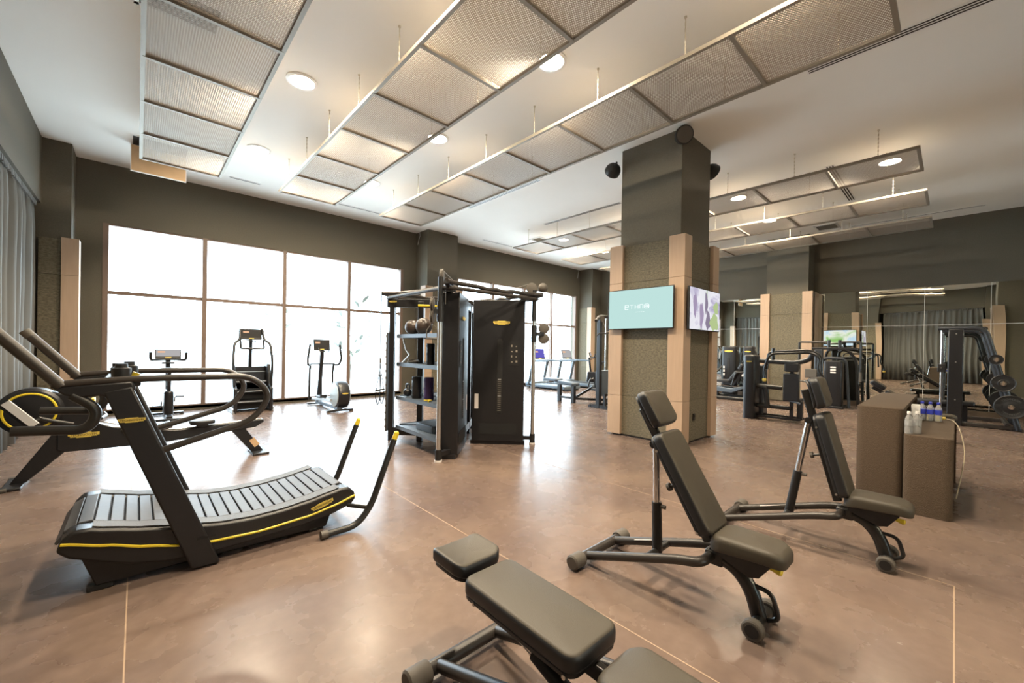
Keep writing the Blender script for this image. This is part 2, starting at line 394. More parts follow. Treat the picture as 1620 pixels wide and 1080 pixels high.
def pier(x0, x1, y0, y1):
    return struct(G().box(x0, x1, y0, y1, 0, ZC).build('wall_pier', 'wall', bev=0.004))
p = pier(6.40, 7.49, 10.77, Y1+0.02); panels_on_face(p, 'y', 10.77, -1, 6.27, 7.62)
p = pier(14.62, X1+0.02, 2.96, 4.05); panels_on_face(p, 'x', 14.62, -1, 2.83, 4.18)
for ys, ye, s in ((2.83, 2.96, -1), (4.05, 4.18, 1)): G().box(14.62, X1, ys, ye, 0.02, CT).build('wood_trim', 'wood', p, bev=0.003)
p = pier(-1.95, -0.87, 2.96, 4.05); panels_on_face(p, 'x', -0.87, 1, 2.83, 4.18)
p = pier(-1.95, -0.89, 10.77, Y1+0.02); panels_on_face(p, 'y', 10.77, -1, -1.27, -0.78, edges=(0.0, 0.22))
p = pier(-1.95, -0.89, Y0-0.02, -1.07); panels_on_face(p, 'y', -1.07, 1, -1.27, -0.78, edges=(0.0, 0.22))
p = pier(14.62, X1+0.02, 10.77, Y1+0.02); panels_on_face(p, 'x', 14.62, -1, 10.7, 11.4, edges=(0.22, 0.0))
p = pier(6.40, 7.49, Y0-0.02, -1.07); panels_on_face(p, 'y', -1.07, 1, 6.27, 7.62)

# --- central pillar
pl = thing('pillar', 'square pillar in mid room, dark shaft above, oak corner boards and woven panels below', 'pillar', (6.86, 3.505, 0))
G().box(-0.54, 0.54, -0.545, 0.545, 0, ZC).build('shaft', 'wall', pl, bev=0.004)
for i in range(3):
    z0, z1 = (0.03, 0.702, 2.652)[i], (0.698, 2.648, CT)[i]
    for sx in (-1, 1):
        for sy in (-1, 1):
            poly = [(0.67, 0.675), (0.42, 0.675), (0.42, 0.60), (0.56, 0.60), (0.56, 0.565), (0.595, 0.565), (0.595, 0.42), (0.67, 0.42)]
            G().prism([(sx*a, sy*b) for a, b in poly], z0, z1, 'xy').build('corner_board', 'wood', pl, bev=0.003, ang=20)
    for sgn in (-1, 1):
        G().box(sgn*0.5, sgn*0.615, -0.42, 0.42, z0, z1-(0.03 if i == 2 else 0)).build('woven_panel', 'woven', pl, bev=0.003)
        G().box(-0.42, 0.42, sgn*0.5, sgn*0.62, z0, z1-(0.03 if i == 2 else 0)).build('woven_panel', 'woven', pl, bev=0.003)
G().box(-0.6, 0.6, -0.6, 0.6, 0.0, 0.03).build('plinth', 'plastic_black', pl)
ou = G().box(-0.175, -0.105, -0.635, -0.62, 0.36, 0.47).build('power_outlet', 'plastic_black', pl, label='small black socket plate')
G().cyl((-0.14, -0.640, 0.43), (-0.14, -0.634, 0.43), 0.022, 12).build('socket', 'slot_dark', ou)

# --- curtains (two lengths on the left wall)
def curtain(y0, y1, label):
    vs = []; fs = []; n = int((y1-y0)/0.035); zs = (0.02, 1.2, 2.4, 3.4, 3.72, 3.855)
    ph = random.random()*6
    for j, z in enumerate(zs):
        k = 1.0 if j < 4 else (0.75, 0.45)[j-4]
        for i in range(n+1):
            y = y0+(y1-y0)*i/n
            x = -1.345+k*(0.055*math.sin(y*2*PI/0.21+ph+0.5*math.sin(y*1.7))+0.03*math.sin(y*2*PI/0.53+1.3)+0.012*math.sin(y*31+z))
            vs.append((x, y, z))
    for j in range(len(zs)-1):
        for i in range(n): fs.append((j*(n+1)+i, j*(n+1)+i+1, (j+1)*(n+1)+i+1, (j+1)*(n+1)+i))
    c = thing('curtain', label, 'curtain', (0, 0, 0), 0, 'grey curtains on the side wall')
    gg = G(); gg.add(vs, fs); d = gg.build('drape', 'curtain', c, ang=180)
    so = d.modifiers.new('thick', 'SOLIDIFY'); so.thickness = 0.004
    G().box(-1.40, -1.29, y0, y1, 3.855, 3.869).build('track', 'steel_blue', c)
    hm = G().box(-0.01, 0.01, 0, 0.05, -0.04, 0.04).mesh('header_pleat', 'curtain')
    for i in range(int((y1-y0)/0.09)): link('header_pleat', hm, c, loc=(-1.29, y0+i*0.09, 3.812))
curtain(4.22, 10.66, 'floor-length grey curtain hanging beside the tall windows')
curtain(-1.0, 2.8, 'floor-length grey curtain seen only in the wall mirrors')

# --- outside: paving and a leafy young tree behind the glass
struct(G().box(-30, 60, Y1+0.4, 70, -0.3, -0.15).build('ground_outside', 'ground'))
def leaf_mesh():
    n = 6; vs = [(0, 0, 0)]; 
    for i in range(1, n):
        t = i/n; w = 0.36*math.sin(PI*t)**0.8*(1-0.25*t); vs += [(t, -w/2, 0.05*math.sin(PI*t)+0.03), (t, w/2, 0.05*math.sin(PI*t)+0.03), (t, 0, 0.05*math.sin(PI*t))]
    vs.append((1, 0, 0)); g = G(); fs = [(0, 1, 3), (0, 3, 2)]
    for i in range(n-2):
        a = 1+3*i; b = a+3; fs += [(a, b, b+2, a+2), (a+2, b+2, b+1, a+1)]
    a = 1+3*(n-2); e = len(vs)-1; fs += [(a, e, a+2), (a+2, e, a+1)]
    g.add(vs, fs); return g.mesh('leaf', 'leaf', 60)
LEAF = leaf_mesh()
def tree(label, x, y, h, nb, ll, spread):
    t = thing('young_tree', label, 'tree', (x, y, -0.15), 0, 'trees beyond the glass')
    G().tube([(0, 0, 0), (0.05, 0, h*0.35), (-0.03, 0.03, h*0.7), (0.02, 0, h)], [0.03, 0.025, 0.018, 0.008], 7).build('trunk', 'bark', t)
    for i in range(nb):
        z = h*(0.35+0.6*i/nb); a = i*2.4+x; L = spread*(0.6+0.5*random.random())
        p0 = V(0, 0, z); p2 = V(math.cos(a)*L, math.sin(a)*L*0.6, z+L*0.55); p1 = (p0+p2)/2+V(0, 0, -0.05)
        b = G().tube([p0, p1, p2], [0.012, 0.009, 0.005], 5).build('branch', 'bark', t)
        for k in range(5):
            q = p0.lerp(p2, 0.35+0.16*k); aa = a+(1.1 if k % 2 else -1.1)*(k < 4)
            link('leaf', LEAF, b, loc=q, rot=(random.uniform(-0.6, 0.6), random.uniform(-0.9, 0.3), aa), sc=(ll,)*3)
tree('young tree with broad leaves just outside the window mullion by the elliptical', 4.75, 12.5, 2.9, 9, 0.36, 0.75)
tree('small slender tree outside behind the stair climber console', 3.6, 15.5, 3.2, 8, 0.30, 0.6)
tree('bushy young tree outside the window beyond the two far treadmills', 12.6, 14.5, 2.6, 8, 0.35, 0.7)

# ================================================================== CEILING FITTINGS
SW = 1.13
def expanded_mesh(w, h):
    g = G(); a, b = 0.044, 0.022; wd = 0.0058; t = 0.003
    for s in (1, -1):
        sl = s*b/a
        lo, hi = (-(sl*w) if s > 0 else 0), (h if s > 0 else h-sl*w)
        c = lo+b/2
        while c < hi:
            xs = [0, w]
            # clip y = c + sl*x to 0..h
            xa, xb = sorted(((0-c)/sl, (h-c)/sl)); xa = max(xa, 0); xb = min(xb, w)
            if xb-xa > 0.01: g.bar((xa-w/2, c+sl*xa-h/2, 0), (xb-w/2, c+sl*xb-h/2, 0), wd, t)
            c += b
    return g.mesh('mesh_panel', 'mesh_metal')
YB = [0.41+1.111*i for i in range(9)]
EXP = expanded_mesh(SW-0.05, 1.111-0.045)
RAIL = G().box(-0.02, 0.02, YB[0]-0.02, YB[-1]+0.02, -0.02, 0.02).mesh('edge_rail', 'rail_metal')
CROSS = G().box(-SW/2+0.02, SW/2-0.02, -0.02, 0.02, -0.024, 0.024).mesh('cross_bar', 'rail_metal')
def chain_mesh(L):
    g = G(); n = int(L/0.03)
    for i in range(n):
        z = L*i/n; r = 0.007
        if i % 2: g.obox((0, 0, z+0.015), (0.012, 0.004, 0.036))
        else: g.obox((0, 0, z+0.015), (0.004, 0.012, 0.036))
    g.cyl((0, 0, L-0.012), (0, 0, L), 0.016, 8)
    return g.mesh('chain', 'chain')
CH = chain_mesh(ZC-4.59-0.024)
STRIPS = ((0.56, 'leftmost suspended strip of metal mesh panels, nearest the curtained wall'), (2.64, 'second suspended metal mesh strip from the curtained wall'),
          (4.77, 'third suspended metal mesh strip, running beside the central pillar'), (9.10, 'suspended metal mesh strip just beyond the central pillar'),
          (11.40, 'middle suspended metal mesh strip of the three beyond the pillar'), (13.61, 'suspended metal mesh strip nearest the mirrored wall'))
for xc, lab in STRIPS:
    s = thing('mesh_ceiling_strip', lab, 'ceiling panel', (xc, 0, 4.59), 0, 'suspended mesh strips')
    for sx in (-1, 1): link('edge_rail', RAIL, s, loc=(sx*(SW/2-0.02), 0, 0))
    for i, y in enumerate(YB):
        link('cross_bar', CROSS, s, loc=(0, y, 0))
        if i < 8:
            link('mesh_panel', EXP, s, loc=(0, y+0.5555, 0.005))
            for sx in (-1, 1): link('chain', CH, s, loc=(sx*(SW/2-0.02), y+0.45, 0.024))
# round downlights
def downlight(x, y, label):
    t = thing('downlight', label, 'ceiling light', (x, y, ZC), 0, 'round downlights')
    G().lathe([(0.19, 0), (0.19, -0.012), (0.155, -0.02), (0.15, -0.008), (0.15, 0)], n=32).build('trim_ring', 'white_plastic', t)
    G().lathe([(0.148, -0.004), (0.148, -0.012)], n=32).build('lens', 'lamp', t)
    l = bpy.data.lights.new('downlight_beam', 'AREA'); l.shape = 'DISK'; l.size = 0.3; l.energy = LAMP_POWER; l.color = (1.0, 0.83, 0.60); l.spread = PI*0.95
    o = bpy.data.objects.new('downlight_beam', l); COL.objects.link(o); o.parent = t; o.location = (0, 0, -0.026)
rows = ((0.85, 'nearest the rear wall'), (3.40, 'second from the rear wall'), (5.97, 'second from the tall windows'), (8.60, 'nearest the tall windows'))
for x, nm in ((1.59, 'between the first two mesh strips'), (3.70, 'between the second and third mesh strips'), (10.1, 'beside the mesh strip beyond the pillar'), (12.4, 'beside the mesh strip near the mirrors')):
    for y, rn in rows:
        if (x, y) == (12.4, 0.85): continue
        downlight(x, y, 'round ceiling downlight %s, %s' % (nm, rn))
# square air grilles
def grille(x0, x1, y0, y1, label):
    t = thing('air_grille', label, 'vent', ((x0+x1)/2, (y0+y1)/2, ZC)); w, d = (x1-x0)/2, (y1-y0)/2
    G().box(-w, w, -d, -d+0.04, -0.02, 0).box(-w, w, d-0.04, d, -0.02, 0).box(-w, -w+0.04, -d, d, -0.02, 0).box(w-0.04, w, -d, d, -0.02, 0).build('frame', 'white_plastic', t)
    G().box(-w+0.04, w-0.04, -d+0.04, d-0.04, -0.004, 0).build('backing', 'rubber_grey', t)
    n = int((2*d-0.08)/0.03)
    for i in range(n): G().obox((0, -d+0.055+i*0.03, -0.011), (2*w-0.08, 0.018, 0.003), (0.6, 0, 0)).build('slat', 'grille', t)
grille(-0.06, 0.66, 5.27, 5.80, 'square air grille above the leftmost mesh strip')
grille(13.84, 14.45, 2.2, 2.72, 'square air grille above the mesh strip by the mirrors')
grille(9.3, 10.0, 8.92, 9.38, 'square air grille at window end beyond the pillar')
# linear slot diffusers
def slot(x0, x1, y0, y1, label, n=3):
    t = thing('slot_diffuser', label, 'vent', ((x0+x1)/2, (y0+y1)/2, ZC)); w, d = (x1-x0)/2, (y1-y0)/2
    G().box(-w, w, -d, d, -0.008, 0).build('frame', 'white_plastic', t)
    lx = w > d
    for i in range(n):
        c = ((i+0.5)/n*2-1)*(d if lx else w)*0.86; hw = 0.011
        (G().box(-w+0.02, w-0.02, c-hw, c+hw, -0.0095, -0.007) if lx else G().box(c-hw, c+hw, -d+0.02, d-0.02, -0.0095, -0.007)).build('slot', 'slot_dark', t)
slot(6.06, 6.22, -1.2, 1.31, 'long dark slot diffuser at the end of the third mesh strip')
slot(6.06, 6.2, 5.9, 8.4, 'long slot diffuser beside the third mesh strip near the windows')
slot(8.42, 8.55, 5.45, 7.95, 'long slot diffuser behind the pillar toward the windows')
slot(9.55, 12.05, 1.57, 1.72, 'slot diffuser crossing above the far mesh strips')
slot(14.5, 14.6, -0.45, 2.0, 'slim slot diffuser along the mirrored wall', 1)
slot(1.4, 1.98, 10.42, 10.5, 'short slot diffuser by the windows beyond the first gap between strips', 1)
slot(3.4, 4.75, 10.42, 10.5, 'short slot diffuser by the windows beyond the second gap between strips', 1)
slot(8.3, 9.6, 10.45, 10.55, 'slot diffuser by the windows right of the wall pier', 1)
# open ceiling hatch
t = thing('ceiling_hatch', 'open tan ceiling hatch hanging down by the curtained corner', 'hatch', (0.28, 9.5, ZC))
G().box(-0.40, 0.40, 0.02, 0.50, -0.006, 0).build('frame', 'white_plastic', t)
G().box(-0.37, 0.37, 0.05, 0.47, -0.009, -0.004).build('opening', 'slot_dark', t)
G().box(-0.39, 0.37, 0.485, 0.50, -0.46, -0.01).build('hatch_door', 'hatch', t)
G().box(-0.40, -0.39, 0.48, 0.505, -0.47, -0.01).box(0.37, 0.38, 0.48, 0.505, -0.47, -0.01).box(-0.40, 0.38, 0.48, 0.505, -0.475, -0.46).build('door_edge', 'white_plastic', t)
# loose wire ends at the ceiling edge
def wire(x, y, label):
    tag(G().tube([(x, y, ZC), (x+0.02, y, ZC-0.12), (x-0.02, y, ZC-0.25), (x-0.06, y-0.01, ZC-0.42)], 0.006, 6).build('loose_wire', 'white_plastic'), label, 'wire')
wire(6.36, 11.2, 'loose white wire dangling beside the window pier')
wire(14.3, 11.3, 'loose white wire dangling in the far window corner')

# ================================================================== PILLAR FITTINGS
def stroke_text(parent, m, strokes, w, fn):
    for st in strokes:
        g = G()
        for a, b in zip(st, st[1:]): g.bar(fn(a), fn(b), w, w*0.5)
        g.build('logo_stroke', m, parent)
def tv(name, label, loc, rz, scr):
    """screen faces local -y"""
    t = thing(name, label, 'screen', loc, rz)
    W, H = 1.18, 0.675
    G().box(-W/2, W/2, 0, 0.035, -H/2, H/2).build('housing', 'plastic_black', t, bev=0.004)
    G().box(-0.28, 0.28, 0.035, 0.09, -0.2, 0.2).build('wall_mount', 'plastic_black', t)
    s = G().box(-W/2+0.012, W/2-0.012, -0.003, 0.004, -H/2+0.014, H/2-0.012).build('screen', scr, t)
    if scr == 'screen_walkers':
        for i, (cx, cz, w_, h_, m_) in enumerate(((-0.40, 0.05, 0.13, 0.38, 'figure_violet'), (-0.16, -0.10, 0.15, 0.42, 'figure_violet'), (0.02, 0.12, 0.11, 0.34, 'figure_dark'), (0.10, -0.16, 0.18, 0.30, 'figure_dark'), (0.36, -0.18, 0.34, 0.28, 'figure_green'), (0.42, 0.06, 0.20, 0.20, 'figure_green'))):
            pts = [(cx+w_/2*math.cos(a)*(1+0.25*math.sin(3*a+i)), cz+h_/2*math.sin(a)*(1+0.15*math.cos(5*a+i))) for a in [2*PI*k/24 for k in range(24)]]
            G().prism(pts, -0.0042-0.0002*i, -0.0034).build('picture_figure', m_, s)
    if scr == 'screen_mint':
        k = 0.052
        L = [[(0.9, 0.45), (0, 0.45), (0, 1), (0.9, 1), (0.9, 0.45)], [(0, 0.5), (0, -0.05), (0.9, -0.05)],
             [(1.35, 1), (2.35, 1)], [(1.85, 1), (1.85, 0)], [(2.8, 1), (2.8, 0)], [(3.6, 1), (3.6, 0)], [(2.8, 0.5), (3.6, 0.5)],
             [(4.05, 0), (4.05, 1), (4.9, 1), (4.9, 0)], [(5.5, 0), (6.3, 0), (6.5, 0.2), (6.5, 0.8), (6.3, 1), (5.5, 1), (5.3, 0.8), (5.3, 0.2), (5.5, 0)],
             [(5.7, 0.3), (6.1, 0.3), (6.1, 0.7), (5.7, 0.7), (5.7, 0.3)]]
        stroke_text(s, 'screen_text', L, 0.011, lambda p: (-0.26+p[0]*k*1.3, -0.004, 0.0+p[1]*k*1.3))
        for i in range(5): stroke_text(s, 'screen_text', [[(0, 0), (0.5, 0)]], 0.012, lambda p, i=i: (-0.06+0.035*i+p[0]*0.03, -0.004, -0.055))
    return t
tv('wall_screen', 'wide pale mint screen with white ETHNO lettering on the pillar', (6.115, 3.55, 2.18), -PI/2, 'screen_mint')
tv('wall_screen', 'wide screen showing walking people on the pillar face toward the counter', (6.80, 2.755, 2.16), 0, 'screen_walkers')
tv('wall_screen', 'bright screen on the pillar face toward the mirrors, seen reflected', (7.61, 3.5, 2.17), PI/2, 'screen_beach')
tv('wall_screen', 'pale screen on the pillar face toward the windows', (6.86, 4.26, 2.17), PI, 'screen_grey')
def speaker(label, loc, rz, tilt=0.35):
    """dome speaker, grille along local -y, bracket behind"""
    t = thing('wall_speaker', label, 'speaker', loc, rz, 'dome speakers on the pillar')
    b = G().lathe([(0.03, 0.14), (0.07, 0.135), (0.11, 0.10), (0.135, 0.05), (0.14, -0.02), (0.13, -0.03)], n=28).build('dome', 'plastic_black', t)
    b.rotation_euler = (PI/2-tilt-PI, 0, 0) if False else (PI/2+tilt+PI, 0, 0)
    f = G().lathe([(0.125, -0.028), (0.10, -0.045), (0.05, -0.052), (0.005, -0.054)], n=28).build('grille', 'rubber', t); f.rotation_euler = b.rotation_euler
    G().tube([(0, 0.05, 0.05), (0, 0.17, 0.09)], 0.018, 10).build('bracket', 'plastic_black', t)
speaker('black dome speaker at the near top corner of the pillar', (6.24, 2.90, 4.86), -0.75)
speaker('black dome speaker at the top of the pillar on its window side', (6.27, 4.22, 4.70), 2.6)
speaker('black dome speaker at the top of the pillar on its mirror side', (7.56, 2.98, 4.70), 1.2)

# ================================================================== CURVED TREADMILL
def curve_at(tab, x):
    if x <= tab[0][0]: return tab[0][1]
    for (a, p), (b, q) in zip(tab, tab[1:]):
        if x <= b:
            t = (x-a)/(b-a); t = t*t*(3-2*t)*0.35+t*0.65; return p+(q-p)*t
    return tab[-1][1]
def curved_treadmill():
    t = thing('curved_treadmill', 'black curved slat treadmill with yellow side stripe and long handrails', 'treadmill', (0, 3.4, 0))
    TOP = [(-0.31, 0.36), (-0.27, 0.405), (-0.2, 0.405), (-0.12, 0.38), (0.05, 0.335), (0.21, 0.30), (0.46, 0.255), (0.62, 0.245), (0.8, 0.25), (1.0, 0.272), (1.15, 0.30), (1.26, 0.32), (1.32, 0.31), (1.36, 0.26)]
    BOT = [(1.37, 0.21), (1.33, 0.165), (1.15, 0.115), (0.95, 0.09), (0.6, 0.075), (0.42, 0.07), (0.16, 0.085), (-0.02, 0.13), (-0.19, 0.205), (-0.28, 0.25), (-0.33, 0.30)]
    xs = [-0.31+1.67*i/40 for i in range(41)]
    top = [(x, curve_at(TOP, x)) for x in xs]
    for y0, y1 in ((0.0, 0.13), (0.72, 0.85)):
        G().prism(top+BOT, y0, y1).build('side_shell', 'plate_black', t, bev=0.018)
        # ribbed grey foot rail on top of the shell
        a, b = y0+0.02, y1-0.005
        rail = [(x, z+0.004) for x, z in top if -0.2 < x < 1.24]
        vs = [(x, y, z+dz) for x, z in rail for y, dz in ((a, 0), (b, 0), (b, 0.006), (a, 0.006))]
        fs = []
        for i in range(len(rail)-1):
            o = 4*i
            fs += [(o+3, o+2, o+6, o+7), (o, o+3, o+7, o+4), (o+1, o+5, o+6, o+2), (o, o+4, o+5, o+1)]
        fs += [(0, 1, 2, 3), (len(vs)-1, len(vs)-2, len(vs)-3, len(vs)-4)]
        g = G(); g.add(vs, fs); g.build('foot_rail', 'rubber_grey', t)
        ys = y0-0.004 if y0 == 0 else y1+0.004
        st = [(-0.31, 0.345), (-0.12, 0.285), (0.05, 0.225), (0.23, 0.175), (0.39, 0.15), (0.67, 0.138), (0.99, 0.158), (1.2, 0.195), (1.36, 0.24)]
        pts = [V(x, ys, curve_at(st, x)) for x in xs]
        G().tube(pts, 0.0085, 6).build('side_stripe', 'yellow', t)
    # slats following the curve
    S = G().box(-0.031, 0.031, 0, 0.58, -0.016, 0.0).mesh('slat', 'slat')
    s = 0; x = -0.40; px_, pz = -0.40, 0.30
    path = [(-0.33, 0.335), (-0.30, 0.38), (-0.25, 0.41)]+[(x, curve_at(TOP, x)+0.008) for x in [-0.2+0.02*i for i in range(74)]]+[(1.30, 0.315), (1.345, 0.27), (1.36, 0.21)]
    acc = 0.0; nxt = 0.0
    for (xa, za), (xb, zb) in zip(path, path[1:]):
        L = math.hypot(xb-xa, zb-za)
        while nxt <= acc+L:
            k = (nxt-acc)/L; ang = math.atan2(zb-za, xb-xa)
            link('slat', S, t, bev=0.004, loc=(xa+(xb-xa)*k, 0.135, za+(zb-za)*k), rot=(0, -ang, 0)); nxt += 0.071
        acc += L
    # core under the belt and base skirt
    G().prism([(x, z-0.02) for x, z in path]+[(1.30, 0.17), (1.15, 0.125), (0.6, 0.09), (0.16, 0.10), (-0.19, 0.21), (-0.31, 0.27)], 0.14, 0.71).build('belt_core', 'slot_dark', t)
    G().prism([(-0.24, 0.24), (-0.17, 0.035), (1.15, 0.02), (1.19, 0.13), (0.6, 0.13), (0.1, 0.16)], 0.05, 0.80).build('base', 'plate_black', t, bev=0.01)
    for y in (0.06, 0.74):
        G().box(-0.21, -0.09, y, y+0.06, 0, 0.036).build('foot', 'plastic_black', t, bev=0.008); G().box(1.02, 1.13, y, y+0.06, 0, 0.022).build('foot', 'plastic_black', t, bev=0.006)
    # leaning uprights, bracket heads
    for y0, y1, s in ((-0.045, 0.01, 0), (0.84, 0.895, 1)):
        u = G().prism([(-0.145, 1.20), (-0.02, 1.23), (0.43, 0.012), (0.275, 0.012)], y0, y1).build('upright', 'plate_black', t, bev=0.012)
        if s == 0: badge(u, (-0.02, y0-0.001, 1.025), (PI/2, 0, 0), 0.125)
        G().box(0.30, 0.40, y0+(0.06 if s else -0.004), y1+(0.004 if s else -0.06), 0.20, 0.215).build('seam', 'slot_dark', t)
        G().prism([(-0.345, 1.235), (-0.02, 1.262), (0.0, 1.21), (-0.08, 1.14), (-0.125, 1.165), (-0.16, 1.18), (-0.24, 1.17), (-0.30, 1.19)], y0+0.004, y1-0.004).build('bracket_head', 'plate_black', t, bev=0.012)
        y = (y0+y1)/2
        G().tube(fillet([(-0.35, y, 1.25), (0.0, y, 1.272), (0.60, y, 1.268), (0.725, y, 1.13), (0.62, y, 0.955), (0.12, y, 0.815)], 0.14, 8), 0.021, 12).build('handrail', 'tube_brown', t)
        G().tube([(-0.31, y, 1.24), (-0.56, y, 1.555)], 0.029, 14).build('push_grip', 'tube_brown', t)
        G().tube([(-0.535, y, 1.522), (-0.565, y, 1.56)], 0.030, 14).build('grip_cap', 'rubber', t)
        G().tube(fillet([(-0.27, y, 1.19), (-0.16, y, 1.10), (-0.20, y, 0.985), (-0.36, y, 1.0), (-0.49, y, 1.01)], 0.09, 8), 0.027, 12).build('drive_grip', 'tube_black', t)
    G().box(-0.16, 0.02, -0.02, 0.87, 1.225, 1.262).build('cross_console', 'plate_black', t, bev=0.01)
    for y in (0.10, 0.42): G().lathe([(0.035, 0), (0.045, 0.01), (0.045, 0.07), (0.03, 0.075), (0.028, 0.10)], (-0.08+0.1*y, y, 1.262), n=18).build('cup_holder', 'plastic_black', t)
    for i, y in enumerate((0.55, 0.66, 0.76, 0.82)): G().tube([(-0.12, y, 1.262), (-0.12, y, 1.315+0.02*(i == 3))], [0.012, 0.016], 10).build('knob', 'plastic_black', t)
    G().tube([(-0.02, 0.14, 1.262), (0.0, 0.14, 1.30)], [0.014, 0.02], 10).build('knob', 'yellow', t)
    G().tube([(-0.05, 0.02, 0.95), (-0.02, 0.86, 0.95)], 0.02, 10).build('cross_bar', 'tube_black', t)
    # push sled handles at the far end
    for y, s in ((-0.125, 1), (0.70, 0)):
        h = G().tube(fillet([(1.06, y, 0.032), (1.33, y, 0.032), (1.45, y, 0.17), (1.645, y, 0.69)], 0.13, 8), 0.026, 12).build('sled_handle', 'tube_black', t)
        G().tube([(1.05, y, 0.032), (1.10, y, 0.032)], 0.032, 12).build('end_cap', 'rubber', t)
        G().tube([(1.632, y, 0.655), (1.665, y, 0.735)], 0.022, 12).build('handle_tip', 'yellow', t)
        G().ball((1.665, y, 0.738), 0.022).build('handle_tip', 'yellow', t)
    G().tube([(1.44, -0.125, 0.15), (1.30, 0.0, 0.17)], 0.017, 10).build('stay', 'tube_black', t)
    badge(t, (1.10, -0.019+0.018, 0.222), (PI/2, -0.26, 0), 0.17)
curved_treadmill()

# ================================================================== ROWER
def rower():
    t = thing('rowing_machine', 'black rowing machine with yellow ring on its flywheel, by the curtain', 'rowing machine', (0, 6.5, 0))
    body = G().prism([(-0.62, 0.33), (-0.56, 0.30), (0.2, 0.285), (0.92, 0.335), (1.20, 0.36), (1.30, 0.42), (1.29, 0.46), (0.86, 0.445), (0.36, 0.42), (-0.2, 0.53), (-0.35, 0.60), (-0.62, 0.60)], -0.06, 0.06).build('rail', 'plate_black', t, bev=0.01)
    G().tube([(-0.33, -0.03, 0.605), (0.0, -0.03, 0.50), (0.36, -0.03, 0.427), (1.27, -0.03, 0.467)], 0.008, 6).build('track', 'satin_steel', t)
    badge(body, (-0.42, -0.061, 0.47), (PI/2, 0, 0), 0.24)
    G().prism([(-0.62, 0.56), (-0.52, 0.34), (-0.86, 0.0), (-0.96, 0.0)], -0.045, 0.045).build('front_leg', 'plate_black', t, bev=0.01)
    G().box(-0.98, -0.84, -0.24, 0.24, 0.0, 0.03).build('front_foot', 'plate_black', t, bev=0.008)
    for y in (-0.24, 0.24): G().tube([(-0.99, y, 0.02), (-0.93, y, 0.02)], 0.02, 10).build('roller', 'rubber', t)
    G().prism([(0.92, 0.35), (1.08, 0.36), (1.30, 0.02), (1.16, 0.02)], -0.04, 0.04).build('rear_leg', 'plate_black', t, bev=0.008)
    G().box(1.15, 1.34, -0.20, 0.20, 0.0, 0.028).build('rear_foot', 'plate_black', t, bev=0.008)
    G().obox((1.19, -0.042, 0.15), (0.12, 0.003, 0.07), (0, 0.99, 0)).build('warning_label', 'hatch', t)
    w = G().lathe([(0.15, -0.12), (0.215, -0.11), (0.24, -0.08), (0.24, 0.08), (0.215, 0.11), (0.15, 0.12)], (-0.80, 0, 0.76), (0, 1, 0), 40).build('flywheel_housing', 'plate_black', t)
    G().tube([(-0.80+0.185*math.cos(a), -0.116, 0.76+0.185*math.sin(a)) for a in [2*PI*i/40 for i in range(40)]], 0.011, 6, closed=True).build('ring', 'yellow', w)
    G().tube([(-0.80+0.185*math.cos(a), 0.116, 0.76+0.185*math.sin(a)) for a in [2*PI*i/40 for i in range(40)]], 0.011, 6, closed=True).build('ring', 'yellow', w)
    G().prism([(-0.75, 0.98), (-0.45, 0.90), (-0.34, 0.80), (-0.34, 0.58), (-0.7, 0.55)], -0.08, 0.08).build('drive_cover', 'plate_black', t, bev=0.02)
    G().box(-0.37, -0.34, -0.085, 0.085, 0.60, 0.86).build('cover_edge', 'yellow', t, bev=0.005)
    G().tube([(-0.74, -0.16, 0.70), (-0.66, -0.13, 0.66), (-0.5, -0.09, 0.60)], 0.02, 10).build('console_arm', 'tube_black', t)
    c = G().obox((-0.845, -0.29, 0.755), (0.33, 0.03, 0.095), (0.25, 0.90, 0.0)).build('console', 'plastic_black', t, bev=0.006)
    G().obox((-0.837, -0.312, 0.768), (0.31, 0.012, 0.07), (0.25, 0.90, 0.0)).build('console_screen', 'white_plastic', c)  # white colour stands in for the window reflected in the display
    G().tube([(-0.83, -0.26, 0.66), (-0.72, -0.15, 0.69)], 0.014, 8).build('console_stay', 'tube_black', c)
    for y in (-0.17, 0.17):
        f = G().obox((0.17, y, 0.46), (0.30, 0.11, 0.025), (0, -0.25, 0)).build('footplate', 'plastic_black', t, bev=0.008)
        G().tube([(0.12, y-0.06, 0.46), (0.13, y-0.05, 0.53), (0.13, y+0.05, 0.53), (0.12, y+0.06, 0.46)], 0.012, 6).build('strap', 'rubber', f)
        G().bar((0.15, 0, 0.44), (0.15, y, 0.45), 0.06, 0.03).build('footplate_bracket', 'plate_black', t)
    G().pad(rrect(0.26, 0.30, 0.08), 0.05, 0.02, lambda x, y, z: (0.62+x, y, 0.47+z)).build('seat', 'plastic_black', t)
    G().box(0.56, 0.68, -0.06, 0.06, 0.43, 0.475).build('seat_carriage', 'plate_black', t)
    G().tube([(-0.28, -0.24, 0.66), (-0.25, 0, 0.66), (-0.28, 0.24, 0.66)], 0.016, 10).build('handle', 'tube_black', t)
    G().bar((-0.33, 0, 0.62), (-0.26, 0, 0.66), 0.05, 0.03).build('handle_rest', 'plate_black', t)
rower()

